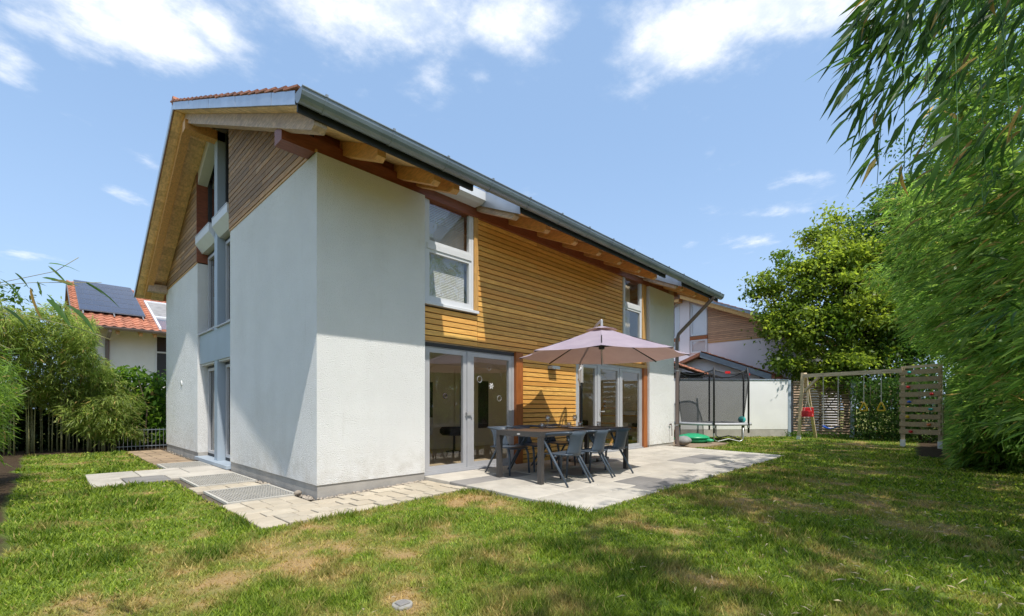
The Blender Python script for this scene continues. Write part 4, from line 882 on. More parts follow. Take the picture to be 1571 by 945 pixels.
def seat(t, p, q):
    s = MB(); n = 10; d = Vector((q[0] - p[0], q[1] - p[1], 0)); u = Vector((-d.y, d.x, 0)).normalized() * .08
    for lay in (0, 1):
        for i in range(n + 1):
            k = i / n; c = Vector((p[0], p[1], 0)) + d * k; z = .05 - .09 * math.sin(math.pi * k) - .02 * lay
            for sg in (-1, 1): s.v.append((c.x + u.x * sg, c.y + u.y * sg, z))
    m_ = 2 * (n + 1)
    for i in range(n): s.f += [(2 * i, 2 * i + 1, 2 * i + 3, 2 * i + 2), (m_ + 2 * i + 2, m_ + 2 * i + 3, m_ + 2 * i + 1, m_ + 2 * i), (2 * i, 2 * i + 2, m_ + 2 * i + 2, m_ + 2 * i), (2 * i + 3, 2 * i + 1, m_ + 2 * i + 1, m_ + 2 * i + 3)]
    s.build('seat', M['blue'], t, True)
hang('swing', 'blue belt swing seat hanging on two pale ropes', 'swing', .24, .40, .42, seat)
def handle_(t, p, q):
    pass
def ring(tpos, lb):
    a = beamp(tpos); t = thing('trapeze_ring', lb, 'trapeze ring', (a[0], a[1], 1.02), 0, 'yellow triangular rings on the swing beam')
    MB().tube([(0, 0, .26), (0, 0, a[2] - 1.02 - .06)], .012, 6).build('rope', M['rope'], t); d = Vector((BB[0] - BA[0], BB[1] - BA[1], 0)).normalized() * .11
    MB().tube([(0, 0, .27), (d.x * .3, d.y * .3, .22), (d.x, d.y, .03), (d.x * .9, d.y * .9, 0), (-d.x * .9, -d.y * .9, 0), (-d.x, -d.y, .03), (-d.x * .3, -d.y * .3, .22), (0, 0, .27)], .024, 8).build('grip', M['yellow'], t, True); MB().tube([(0, 0, a[2] - 1.14), (0, 0, a[2] - 1.02 - .05)], .022, 8).build('hook', M['steel'], t)
ring(.655, 'yellow triangular ring hanging nearer the blue swing'); ring(.815, 'yellow triangular ring hanging nearer the climbing planks')
bs = thing('baby_swing', 'red toddler swing seat hanging beside the left timber leg', 'swing', (17.42, -2.02, .78))
MB().bbox(-.15, .15, -.17, .17, .0, .06, .02).build('seat', M['red'], bs); MB().bbox(.10, .15, -.17, .17, .061, .34, .02).build('backrest', M['red'], bs); MB().bbox(-.15, -.11, -.17, .17, .061, .22, .02).build('guard', M['red'], bs)
for a, b in ((-.0, -.16), (.0, .16)): MB().tube([(a, b, .05), (0, b * .15, .55), (0, 0, 1.46)], .009, 6).build('rope', M['rope'], bs)

tr = thing('trampoline', 'round black trampoline with a tall safety net on dark poles', 'trampoline', (14.9, .55, -.07)); TR_, TZm = 1.27, .62
MB().torus((0, 0, TZm), TR_, .028, 2, 36, 8).build('ring', M['steel'], tr, True)
MB().lathe([(0, TZm - .01), (TR_ - .2, TZm - .01), (TR_ - .2, TZm - .004), (0, TZm - .004)], 36).build('jump_mat', M['tmat'], tr)
MB().lathe([(TR_ - .24, TZm + .012), (TR_ - .1, TZm + .035), (TR_ + .05, TZm + .03), (TR_ + .07, TZm - .06), (TR_ + .06, TZm - .06), (TR_ + .03, TZm + .015), (TR_ - .24, TZm + .004)], 36).build('edge_pad', M['pad'], tr, True)
tf = math.atan2(CAMY - .55, CAMX - 14.9) + .06; NP = 6
for k in range(NP):
    a = tf + k * 2 * math.pi / NP; c, s_ = math.cos(a), math.sin(a); r_ = TR_ + .06
    MB().tube([(c * r_, s_ * r_, .30), (c * r_, s_ * r_, 2.15), (c * (r_ - .05), s_ * (r_ - .05), 2.58)], .034, 8).build('net_pole', M['black'], tr, True)
    MB().tube([(c * r_, s_ * r_, .48), (c * r_, s_ * r_, .56)], .045, 8).build('clamp', M['steel'], tr)
for k in (0, 2, 4):
    a0, a1 = tf + k * 2 * math.pi / NP, tf + (k + .82) * 2 * math.pi / NP; r_ = TR_ - .0
    p0 = (math.cos(a0) * r_, math.sin(a0) * r_); p1 = (math.cos(a1) * r_, math.sin(a1) * r_); lerp = lambda t_: (p0[0] + (p1[0] - p0[0]) * t_, p0[1] + (p1[1] - p0[1]) * t_)
    MB().tube([(*p0, TZm - .02), (*p0, .10), (*lerp(.06), .03), (*lerp(.14), .01), (*lerp(.5), .10), (*lerp(.86), .01), (*lerp(.94), .03), (*p1, .10), (*p1, TZm - .02)], .024, 8).build('leg', M['steel'], tr, True)
nt = MB(); n = 48
for i in range(n):
    a = 2 * math.pi * i / n; k = (a / (2 * math.pi) * NP) % 1; top = 2.5 - .14 * math.sin(math.pi * ((i * NP / n) % 1)) ; wv = .03 * math.sin(i * 2.1)
    for z, q in ((TZm, TR_ - .22), (1.1, TR_ - .16 + wv), (1.8, TR_ - .08 + wv), (top, TR_ - .04)): nt.v.append((q * math.cos(a + tf), q * math.sin(a + tf), z))
for i in range(n):
    for j in range(3): a, b = i * 4 + j, ((i + 1) % n) * 4 + j; nt.f.append((a, b, b + 1, a + 1))
nt.build('safety_net', M['net'], tr, True)
tp_ = MB(); tp_.tube([((TR_ - .04) * math.cos(2 * math.pi * i / n + tf), (TR_ - .04) * math.sin(2 * math.pi * i / n + tf), 2.5 - .14 * math.sin(math.pi * ((i * NP / n) % 1))) for i in range(n + 1)], .02, 5).build('net_edge', M['black'], tr)
for a_ in (.0, 1.35): a = tf + a_; o = MB().box(-.09, .09, -.012, .012, -.04, .04).build('red_badge', M['red'], tr); o.location = ((TR_ + .01) * math.cos(a + .35), (TR_ + .01) * math.sin(a + .35), 2.40); o.rotation_euler = (0, 0, a + .35 + math.pi / 2)
o = blob(14, 9, .13, .13, .13, 0, 2).build('ball', M['teal'], None, True); o.location = (14.9 + .35, .55 - .95, .55 + .13); tag(o, 'blue green ball lying on the trampoline by the right pole', 'ball')
sb = thing('sandbox', 'green plastic shell sandbox with lid beside the downpipe', 'sandbox', (13.0, .45, -.05), R(-46)); sb.scale = (.86, .86, .86); MB().lathe([(0, 0), (.50, 0), (.56, .05), (.55, .17), (.5, .17), (0, .16)], 24).build('tray', M['green'], sb, True)
MB().lathe([(.60, .17), (.60, .20), (.54, .24), (.42, .28), (.2, .33), (0, .34)], 24).build('lid', M['green'], sb, True)
for k in range(4): a = -.75 + k * 1.57; o = blob(10, 6, .2, .15, .08, .05, 4).build('foot', M['green'], sb, True); o.location = (.6 * math.cos(a), .6 * math.sin(a), .08); o.rotation_euler = (0, 0, a)
o = blob(12, 8, .26, .22, .15, .16, 9).build('covered_bag', M['cover'], None, True); o.location = (11.2, .02, .1); tag(o, 'grey lumpy covered bag on the ground behind the brown downpipe', 'bag')
o = MB().lathe([(0, 0), (.10, 0), (.14, .26), (.155, .26), (.155, .30), (.13, .30), (.12, .24), (0, .24)], 18).build('flower_pot', M['terracotta'], None, True); o.location = (15.2, 2.1, -.08); tag(o, 'terracotta flower pot standing behind the trampoline by the shed', 'flower pot')
pp = tag(box('side_path', M['paver_brown'], None, 9.9, 13.6, -.5, 1.4, -.2, -.07), kind='structure')

# ------------------------------------------------------------------ garden wall, shed, garage, fences
gw = thing('garden_wall', 'white rendered garden wall behind the trampoline', 'wall', (19.25, -.9, -.1)); wd = Vector((15.6 - 19.05, 2.2 + .85, 0)); wl = wd.length + .4; gw.rotation_euler = (0, 0, math.atan2(wd.y, wd.x))
MB().box(0, wl, -.1, .1, .32, 2.36).build('wall_face', M['render_far'], gw); MB().box(.005, wl, -.092, .092, -.1, .318).build('plinth', M['plinth'], gw); MB().bbox(-.03, wl, -.13, .13, 2.362, 2.40).build('coping', M['zinc'], gw); MB().box(-.12, -.002, -.12, .12, -.1, 2.36).build('end_post', M['bluegrey'], gw)
def slat_fence(name, label, p, q, h, nsl, post=None):
    p, q = Vector((*p, -.1)), Vector((*q, -.1)); d = q - p; t = thing(name, label, 'fence', p, math.atan2(d.y, d.x)); L = d.length
    for k in range(nsl): z = .14 + (h - .14) * k / (nsl - 1); MB().tube([(0, rs.uniform(-.004, .004), z), (L, 0, z + rs.uniform(-.006, .006))], (h - .14) / nsl * .47, 6).build('slat', M['fence'], t)
    for x in (.35, L * .5, L - .35): MB().box(x - .04, x + .04, .05, .12, 0, h).build('rail', M['fence'], t)
    if post: MB().box(L + .02, L + .2, -.06, .10, 0, h + .1).build('post', M['bluegrey'], t)
    return t
slat_fence('slat_fence', 'brown horizontal slat fence behind the swings', (19.42, -1.12), (20.42, -2.90), 2.28, 21, True)
cb = [(20.35, -2.82, 2.2), (20.0, -2.7, 1.8), (19.8, -2.3, 1.2), (19.55, -1.9, .5), (19.6, -1.7, .3)]; cb2 = [(20.33, -2.8, 1.8), (20.15, -2.95, 1.35), (20.1, -2.85, .9), (19.9, -2.6, .85), (19.75, -2.25, 1.2), (19.72, -2.2, 1.7), (20.0, -2.5, 2.2)]
tag(MB().tube(cb, .014, 6).tube(cb2, .014, 6).build('hanging_cable', M['black'], None, True), 'black cable looped over the brown slat fence', 'cable')
gr = thing('garage', 'white garage with a dark metal verge behind the garden wall', 'garage', (19.9, 0, 0)); gz0 = lambda y: 3.72 - .40 * (2.9 - y)
MB().prism([(.4, -.1), (5.2, -.1), (5.2, gz0(2.9) - .2), (2.9, gz0(2.9) - .2), (.4, gz0(.4) - .2)], 0, .3, 5).build('wall', M['render2'], gr)
MB().prism([(-.6, gz0(-.6) - .06), (2.9, gz0(2.9) - .06), (2.9, gz0(2.9) + .1), (-.6, gz0(-.6) + .1)], 0, -.1, 5.4).prism([(2.902, gz0(2.9) - .06), (6, gz0(2.9) - 1.25), (6, gz0(2.9) - 1.1), (2.902, gz0(2.9) + .1)], 0, -.1, 5.4).build('roof', M['tile'], gr)
MB().prism([(-.2, gz0(-.2) - .16), (2.9, gz0(2.9) - .16), (2.9, gz0(2.9) + .10), (-.2, gz0(-.2) + .10)], 0, -.13, -.102).build('verge', M['gutter'], gr)
y = -.6
while y < 2.8: o = bpy.data.objects.new('roof_tile', TM); COL.objects.link(o); o.parent = gr; o.location = (-.16, y, gz0(y) + .1); o.rotation_euler = (math.atan(.40), 0, 0); y += .31
sd = thing('tool_shed', 'small boarded shed with clay tiles half hidden by the downpipe', 'shed', (16.6, 2.0, -.1))
MB().box(.2, 2, .3, 3, 0, 2.75).build('wall', M['dark_back'], sd); sz = lambda y: 2.72 + .40 * y
for k in range(26): MB().box(.17, .199, .25, 2.9, .1 + .092 * k, .1 + .092 * k + .083).build('board', M['board'], sd)
MB().prism([(-.5, sz(-.5)), (2.6, sz(2.6)), (2.6, sz(2.6) + .06), (-.5, sz(-.5) + .06)], 0, .0, 2.2).build('roof', M['dark_back'], sd)
y = -.5
while y < 2.4:
    for kx in range(2): o = bpy.data.objects.new('roof_tile', TM); COL.objects.link(o); o.parent = sd; o.location = (-.05 + .296 * kx, y, sz(y) + .07); o.rotation_euler = (math.atan(.40), 0, 0)
    y += .31
ff = thing('bar_fence', 'low grey metal bar fence at the end of the left house wall', 'fence', (-.95, 10.72, -.1))
for k in range(16): MB().tube([(.09 * k, .0, 0), (.09 * k, 0, .62)], .006, 5).build('bar', M['steel'], ff)
for z in (.12, .58): MB().bar((-.05, 0, z), (1.5, 0, z), .012, .02).build('rail', M['gutter'], ff)

# ------------------------------------------------------------------ neighbouring houses (same type as the house)
nl = thing('neighbour_house', 'white neighbour house with orange tiles and solar panels behind the left hedge', 'house', (-.95, 19.35, 0))
MB().box(0, LX, 0, BY, -.2, 4.40).build('wall', M['render_far'], nl); MB().prism([(0.01, 4.402), (BY - .01, 4.402), (BY - .01, Sr(BY)), (RY, Sf(RY)), (.01, Sf(0))], 0, .05, LX - .05).build('gable', M['board_grey'], nl)
b_ = MB(); slope(b_, -OV, LX + OV, EY, RY, Sf); slope(b_, -OV, LX + OV, RY + .002, RE, Sr); nroof = b_.build('roof', M['tile'], nl)
v_ = MB(); verge(v_, -OV - .02, -OV - .001, EY, RY, Sf, -.02, .17); verge(v_, -OV - .02, -OV - .001, RY + .001, RE, Sr, -.02, .17); v_.build('verge', M['brown_metal'], nroof)
SXA, SXB, SYA, SYB = -.40, 1.72, .35, 5.1
cnt = 0; y = EY - .06; row = 0
skipw = lambda x, y_: (2.05 < x < 3.35 and y_ < 3.2)
while y < RY - .1:
    x = -OV
    while x < 4.2:
        covered = SXA + .1 < x < SXB - .35 and SYA + .25 < y < SYB - .3
        if not covered and not skipw(x + .15, y): tile_at(nroof, x, y, Sf(y) + .10); cnt += 1
        x += .296
    y += st
tile_field(nroof, -OV + 17 * .296, LX + OV, EY - .06, RY - .15, lambda y: Sf(y) + .10)
for k in range(6):
    a = SYA + (SYB - SYA) * k / 6; b = SYA + (SYB - SYA) * (k + 1) / 6 - .02; p_ = MB(); verge(p_, SXA, SXB, a, b, Sf, .26, .30); p_ = p_.build('solar_panel', M['solar_frame'], nroof)
    for j in range(10): q = MB(); xa = SXA + .02 + (SXB - SXA - .04) * j / 10; verge(q, xa, xa + (SXB - SXA - .04) / 10 - .006, a + .02, b - .02, Sf, .3005, .304); q.build('cell', M['solar'], p_)
for x in (SXA + .1, (SXA + SXB) / 2, SXB - .1): r_ = MB(); verge(r_, x - .02, x + .02, SYA - .25, SYB, Sf, .2, .255); r_.build('solar_rail', M['steel'], nroof)
g_ = MB(); g_.prism(prof + prof_in, 0, -OV, LX + OV); g_.build('gutter', M['brown_metal'], nl)
MB().tube([(.42, GYc, 4.33), (.42, GYc, 4.2), (.42, -.06, 3.9), (.42, -.06, 0)], .07, 8).build('downpipe', M['brown_metal'], nl)
for x in (.62, 1.35, 1.82, 3.5, 4.3, 5.1): MB().prism([(-.95, Sf(-.95)), (.1, Sf(.1)), (.1, Sf(.1) - .19), (-.95, Sf(-.95) - .19)], 0, x, x + .11).build('rafter', M['rafter'], nroof)
w_ = frame_xz('window', 2.0, 3.4, 2.4, 4.3, -.06, nl, M['frame'], .06); MB().box(2.06, 3.34, -.03, -.02, 3.6, 4.24).build('blind', M['mat'], w_); MB().box(2.06, 3.34, -.03, -.02, 2.46, 3.52).build('pane', M['gasket'], w_); MB().box(2.06, 3.34, -.07, -.0, 3.53, 3.59).build('transom', M['frame'], w_)
s_ = MB(); verge(s_, 2.0, 2.08, -1.0, 3.1, Sf, .16, .27); verge(s_, 3.32, 3.4, -1.0, 3.1, Sf, .16, .27); verge(s_, 2.081, 3.319, 3.0, 3.1, Sf, .16, .27); verge(s_, 2.081, 3.319, .55, .65, Sf, .16, .27); s_ = s_.build('skylight', M['frame'], nroof)
q = MB(); verge(q, 2.081, 3.319, -1.0, .55, Sf, .2, .22); q.build('pane', M['glass'], s_); q = MB(); verge(q, 2.081, 3.319, .65, 3.0, Sf, .2, .23); q.build('sun_screen', M['cover'], s_)

nr = thing('neighbour_house', 'pale pink neighbour house with a boarded gable behind the garden wall', 'house', (21.1, -.82, 0))
MB().prism([(0, -.2), (BY, -.2), (BY, 4.4), (RY + .35, 4.4), (RY + .35, Sr(RY + .35)), (RY, Sf(RY)), (3.85, Sf(3.85)), (3.85, 4.4), (0, 4.4)], 0, .02, LX).build('wall', M['render2'], nr)
MB().prism([(0.0, 4.402), (3.848, 4.402), (3.848, Sf(3.848)), (0.0, Sf(0))], 0, .03, .3).build('gable_wall', M['dark_back'], nr)
cl = MB().box(-.02, .03, .0, 3.85, 4.402, 4.44).build('gable_cladding', M['trim'], nr)
M['board_n'] = mat('brown_neighbour_boards', (.52, .30, .17), .6, .2, 4, (14, 1, 14), .16)
z = 4.445
while Sf(3.7) > z + .09:
    a = max(0, (z + .08 - 4.70) / .446 + .01); MB().prism([(max(0, (z - 4.7) / .446 + .01), z), (3.85, z), (3.85, z + .078), (a, z + .078)], 0, -.02, .029).build('board', M['board_n'], cl); z += .092
b_ = MB(); slope(b_, -OV, LX, EY, RY, Sf); slope(b_, -OV, LX, RY + .002, RE, Sr); rr = b_.build('roof', M['tile'], nr)
q = MB(); verge(q, -OV - .02, -OV - .001, EY, RY, Sf, .03, .17); verge(q, -OV - .02, -OV - .001, RY, RE, Sr, .03, .17); q.build('verge', M['gutter'], rr)
q = MB(); verge(q, -OV + .0, .02, EY, RY, Sf, -.02, .02); verge(q, -OV, .02, RY, RE, Sr, -.02, .02); q.build('soffit', M['trim'], rr); q = MB(); verge(q, -OV + .02, -OV + .14, EY + .1, RY, Sf, -.19, -.021); verge(q, -OV + .02, -OV + .14, RY, RE, Sr, -.19, -.021); q.build('verge_rafter', M['trim'], rr)
box('purlin', M['trim'], rr, -.55, .02, RY - .12, RY + .12, Sf(RY) - .42, Sf(RY) - .2)
y = EY - .05
while y < RY: tile_at(rr, -OV - .03, y, Sf(y) + .10); tile_at(rr, -OV + .266, y, Sf(y) + .10); y += st
for (a, b, z0, z1, tp2, m) in ((3.88, 4.72, 4.83, Sf(3.88) - .25, Sf(4.72) - .25, 'glass'), (3.88, 4.72, 3.95, 4.62, None, 'glass'), (5.3, 6.2, 4.83, Sr(5.3) - .3, Sr(6.2) - .3, 'glass'), (5.3, 6.2, 3.95, 4.62, None, 'glass')):
    w_ = frame_yz('window', a, b, z0, z1, -.06, nr, M['frame'], .07, False, tp2)
for a, b in ((3.86, 4.74), (5.28, 6.25)): box('blind_box', M['post'], nr, -.09, .0, a, b, 4.63, 4.80)
box('pillar', M['render2'], nr, -.10, .02, 4.75, 5.27, 2.6, Sf(4.75) - .05)

# ------------------------------------------------------------------ plants
LEAF_ME = []
for k in range(5):
    w2_, cu = .085 + .012 * k, .05 + .035 * k
    v = []; secs = [0, .12, .35, .65, 1.0]; ws = [.02, .75, 1.0, .72, .0]
    for s_, q in zip(secs, ws): v += [(-w2_ * q * .5, s_, -cu * s_ * s_ * 2 + .02 * q), (0, s_, -cu * s_ * s_ * 2), (w2_ * q * .5, s_, -cu * s_ * s_ * 2 + .02 * q)]
    f = []
    for i in range(4): a = i * 3; f += [(a, a + 1, a + 4, a + 3), (a + 1, a + 2, a + 5, a + 4)]
    me = bpy.data.meshes.new('leaf'); me.from_pydata(v, [], f); me.materials.append(M['leaf_obj']); me.shade_smooth(); LEAF_ME.append(me)
def leaf_obj(parent, P, D, L):
    d = Vector(D).normalized(); up = Vector((random.gauss(0, .5), random.gauss(0, .5), 1)); x = d.cross(up).normalized(); z = x.cross(d)
    o = bpy.data.objects.new('leaf', random.choice(LEAF_ME)); COL.objects.link(o); o.parent = parent
    o.matrix_basis = Matrix(((x.x * L, d.x * L, z.x * L, P[0]), (x.y * L, d.y * L, z.y * L, P[1]), (x.z * L, d.z * L, z.z * L, P[2]), (0, 0, 0, 1))); return o
def culm_curve(b, h, lean, droop, n=9):
    """points of one bamboo cane; lean = direction it bows to"""
    pts = []
    for i in range(n):
        t = i / (n - 1); q = droop * t ** 2.6; pts.append(Vector((b[0] + lean[0] * q, b[1] + lean[1] * q, b[2] + h * (t - .16 * (droop / h) * t ** 3.2))))
    return pts
def bamboo(name, label, culms, nbr, nlv, llen, lwid, blen, tmin, bias, ca, cb, zmin=None, parts=0, culm_r=.017, dead=.03, clip=None, drop=.62, gam=1.0, slant=(0, 0)):
    t = thing(name, label, 'bamboo', (0, 0, 0)); cm = []; Ps = []; Ds = []
    for (b, h, lean, droop) in culms:
        pts = culm_curve(b, h, lean, droop); cm.append(pts)
        P = np.array(pts); tt = RNG.uniform(tmin, 1, nbr) ** .9 * (len(pts) - 1); i = np.minimum(tt.astype(int), len(pts) - 2); fr_ = (tt - i)[:, None]
        B = P[i] * (1 - fr_) + P[i + 1] * fr_
        a = RNG.random(nbr) * 6.283; d = np.stack([np.cos(a), np.sin(a), RNG.uniform(.05, .5, nbr)], 1) + np.array([*bias, 0]) * RNG.random((nbr, 1)); d = norm(d); L = RNG.uniform(.5, 1.0, nbr) * blen
        s = RNG.uniform(.2, 1, (nbr, nlv)); off_ = d[:, None, :] * (L[:, None] * s)[..., None]; off_[..., 2] -= .55 * L[:, None] * s ** 2
        pos = B[:, None, :] + off_ + RNG.normal(0, .035, (nbr, nlv, 3)); dirs = d[:, None, :] * .75 + RNG.normal(0, .38, (nbr, nlv, 3)); dirs += np.array([*slant, 0]); dirs[..., 2] -= RNG.uniform(.25, .25 + 2 * (drop - .25), (nbr, nlv))
        Ps.append(pos.reshape(-1, 3)); Ds.append(dirs.reshape(-1, 3))
    P = np.concatenate(Ps); D = norm(np.concatenate(Ds))
    ok = np.ones(len(P), bool)
    if zmin is not None: ok &= P[:, 2] > (zmin(P[:, 0], P[:, 1]) if callable(zmin) else zmin)
    if clip is not None: ok &= clip(P)
    P, D = P[ok], D[ok]; n = len(P); L = RNG.uniform(*llen, n)
    if parts:
        r = P - np.array([CAMX, CAMY, CAMZ]); dep = r[:, 0] * FW[0] + r[:, 1] * FW[1]; sx = (r[:, 0] * RT[0] + r[:, 1] * RT[1]) / np.maximum(dep, .01); sy = r[:, 2] / np.maximum(dep, .01)
        key = np.where((dep > .3) & (np.abs(sx) < 1.12) & (sy < .9) & (sy > -.4), dep, 1e9); sel = np.argsort(key)[:parts]; sel = sel[key[sel] < 1e8]; rest = np.ones(n, bool); rest[sel] = False
        for i in sel: leaf_obj(t, P[i], D[i], L[i])
        P, D, L = P[rest], D[rest], L[rest]; n = len(P)
    c = greens(n, ca, cb, dead, g=gam); c = c * np.clip(.45 + 1.1 * fbm(P[:, 0] * 2.3 + P[:, 2] * .7, P[:, 1] * 2.3 + P[:, 2] * 2.1 + 9, 3), .5, 1.5)[:, None]; o = link('foliage', leaves_mesh('foliage', P, D, L, L * RNG.uniform(*lwid, n), c), M['leaf'], t); tag(o, kind='stuff')
    cms = MB()
    for k, pts in enumerate(cm):
        if clip is not None:
            A_ = np.array(pts); keep_ = clip(A_ + np.array([0, .45 if name == 'bamboo_hedge' else 0, 0])) | (A_[:, 2] < 1.5); e_ = len(pts) if keep_.all() else int(np.argmin(keep_)); pts = pts[:max(3, e_)]
        r0 = culm_r * random.uniform(.7, 1.2); m = MB().tube(pts, [r0 * (1 - .75 * i / (len(pts) - 1)) for i in range(len(pts))], 6)
        if k < 120: m.build('culm', M['culm'], t, True)
    return t, n
def row(n, x0, x1, yf, hr, lean, dr, z=-.1):
    out = []
    for i in range(n):
        x = x0 + (x1 - x0) * (i + random.uniform(-.5, .5)) / max(1, n - 1); y0, y1 = yf(x); b = (x, random.uniform(y0, y1), z); l = Vector((lean[0] + random.uniform(-.35, .35), lean[1] + random.uniform(-.3, .3), 0)); out.append((b, random.uniform(*hr), l, random.uniform(*dr)))
    return out
cnt_ = {}
# right-hand bamboo hedge, bowing over the lawn
cul = []
for ci, cx_ in enumerate((2.9, 4.5, 6.0, 7.7, 9.2, 10.8, 12.3, 13.7, 15.2)):
    hh = random.uniform(-.5, .7); cy_ = -7.3 + random.uniform(-.3, .3) if cx_ < 9.5 else -6.9 + random.uniform(-.2, .4) + .05 * (cx_ - 9.5)
    for k in range(5): cul.append(((cx_ + random.gauss(0, .28), cy_ + random.gauss(0, .25), -.1), random.uniform(5.0, 7.0) + hh, Vector((random.uniform(-.65, .25), 1 + random.uniform(-.3, .3), 0)), random.uniform(1.1, 2.3)))
for k in range(34):
    x_ = random.uniform(9.2, 16.6); cul.append(((x_, random.uniform(-6.9, -6.3), -.1), random.uniform(.9, 1.9), Vector((random.uniform(-.6, .3), 1, 0)), random.uniform(.3, .55)))
def clipR(P):
    x, y, z = P[:, 0], P[:, 1], P[:, 2]; front = np.where(x < 9, -6.15 + .05 * (x - 3), -5.85 + .16 * (x - 9)) - .22 * np.clip((2.2 - z) / 1.5, 0, 1) + .55 * np.clip((z - 1.5) / 4, 0, 1) * np.clip(x / 9, .2, 1.5) + 1.3 * (fbm(x * .75 + 3, z * .75 + 11, 3) - .5)
    front = np.where(x > 8.5, np.minimum(front, -5.96 + .22 * (fbm(x * 2, z * 2, 2) - .5) + np.clip((z - 2.2) * 1.2, 0, 9)), front)
    return (y < front) & (x > 1.6)
_, cnt_['r'] = bamboo('bamboo_hedge', 'tall dense bamboo hedge bowing over the right side of the lawn', cul, 58, 30, (.14, .27), (.125, .185), 1.15, .14, (-.1, .55), (.07, .155, .03), (.25, .36, .085), lambda x, y: np.where(x < 6, .9, np.where(x < 9, .45, -.05)), 300, .018, .035, clipR, .55, slant=(-.42, .42))
# taller clump beside the photographer: overhead spray and the dappled shade on the lawn
HB0 = Vector((.75, -6.85, -.1)); hb = thing('bamboo_branch', 'dark overhanging bamboo spray with long leaves at the upper right', 'bamboo', HB0)
def hp(u, v, d): return Vector((CAMX, CAMY, CAMZ)) + (Vector((FW[0], FW[1], 0)) + Vector((RT[0], RT[1], 0)) * u + Vector((0, 0, v))) * d - HB0
arch = [Vector((0, 0, 3.15)), hp(1.24, 1.06, 1.95), hp(1.05, 1.04, 1.9), hp(.90, .98, 1.85), hp(.80, .88, 1.8)]
MB().tube([Vector((0, 0, 0)), Vector((.04, -.02, 1.6)), arch[0]], [.016, .014, .010], 7).build('culm', M['culm'], hb, True)
stems = [arch]
for (k, u, v, d) in ((4, .735, .70, 1.8), (4, .775, .60, 1.85), (3.6, .80, .49, 1.8), (3.4, .86, .52, 1.75), (3, .92, .47, 1.8), (2.6, .98, .50, 1.7), (2.3, 1.04, .46, 1.85), (2, 1.1, .52, 1.75), (1.6, 1.16, .55, 1.8), (3.8, .80, .78, 1.9), (3.2, .90, .74, 2.0), (2.7, .99, .70, 1.9), (2.2, 1.09, .72, 2.0), (3, .84, .66, 2.1), (2.4, .95, .60, 2.05), (1.8, 1.12, .8, 2.1)):
    i = min(int(k), 3); p = arch[i].lerp(arch[i + 1], k - i); q = hp(u, v, d); stems.append([p + (q - p) * (j / 6) + Vector((0, 0, .10 * math.sin(math.pi * j / 6))) for j in range(7)])
for s_ in stems: MB().tube(s_, [.0028 * (1 - .1 * i) for i in range(len(s_))], 5).build('stem', M['leafgreen'], hb, True)
LP, LD, LL = [], [], []
for nl_ in range(640):
    s_ = random.choice(stems[1:]) if random.random() < .9 else stems[0]; k = random.uniform(.12, 1) * (len(s_) - 1); i = min(int(k), len(s_) - 2); p = s_[i].lerp(s_[i + 1], k - i); d = (s_[i + 1] - s_[i]).normalized()
    d = d * .35 + Vector((random.gauss(-.5, .22), random.gauss(.5, .22), random.uniform(-1.0, .0))); p = p + Vector((random.gauss(0, .03), random.gauss(0, .03), random.gauss(0, .04))); L_ = random.uniform(.09, .19)
    if nl_ < 290: leaf_obj(hb, p, d, L_)
    else: LP.append(p); LD.append(d); LL.append(L_)
tag(link('foliage', leaves_mesh('foliage', np.array(LP), np.array(LD), np.array(LL), np.array(LL) * .15, greens(len(LP), (.03, .07, .014), (.09, .17, .035), .03), .2), M['leaf'], hb), kind='stuff')
cul = row(8, -1.4, 2.6, lambda x: (-9.6, -8.2), (6.0, 8.6), (-.05, .8), (1.0, 2.2)) + row(3, 4, 8, lambda x: (-9.6, -8.6), (8.0, 9.4), (-.1, .9), (1.2, 2.2))
bamboo('bamboo_grove', 'bamboo canes growing outside the picture beside the photographer', cul, 30, 18, (.16, .28), (.13, .18), 1.1, .42, (0, .3), (.03, .08, .015), (.12, .2, .04), 2.6, 0, .02, .02, None, .6)
# left bamboo at the far end, the near one at the frame's edge, and a loose twig
cul = [((random.uniform(-4.3, -.75), random.uniform(11.0, 12.2), -.1), random.uniform(3.2, 4.5), Vector((random.uniform(-.5, .6), -1 + random.uniform(-.3, .3), 0)), random.uniform(.8, 1.5)) for _ in range(50)] + [((random.uniform(-1.9, -1.0), random.uniform(10.7, 11.3), -.1), random.uniform(.8, 1.7), Vector((random.uniform(-.5, .5), -1, 0)), random.uniform(.25, .5)) for _ in range(12)]
bamboo('bamboo_clump', 'wide pale green bamboo clump with bare canes at the left end of the lawn', cul, 46, 20, (.11, .2), (.11, .16), .8, .33, (.1, -.35), (.09, .15, .03), (.30, .36, .10), lambda x, y: .22 - .3 * np.clip((x + 1.6) / 1.2, 0, 1) + 1.3 * (fbm(x * 1.5, y * 1.5 + 5) - .5), 0, .016, .05, lambda P: P[:, 2] < np.where(P[:, 0] < -1.45, 3.62 + .12 * np.sin(P[:, 0] * 5), 2.6 - 1.15 * (P[:, 0] + 1.45)) + .25 * (fbm(P[:, 0] * 3, P[:, 1] * 3) - .5), .55, .8)
cul = [((random.uniform(-3.95, -3.25), random.uniform(1.8, 5.6), -.1), random.uniform(1.5, 2.05), Vector((1 + random.uniform(-.3, .3), random.uniform(-.3, .3), 0)), random.uniform(.35, .62)) for _ in range(30)]
bamboo('bamboo_clump', 'bright green low bamboo at the left edge of the picture', cul, 34, 18, (.09, .17), (.10, .15), .5, .2, (.3, 0), (.08, .15, .025), (.20, .30, .06), .45, 0, .011, .02, lambda P: P[:, 0] < -2.74 + .1 * np.clip(P[:, 2] - .9, 0, .5), .5)
tw_ = thing('bamboo_twig', 'thin bamboo twig with a few narrow leaves reaching in at the left', 'bamboo', (-2.75, -3.25, 1.2))
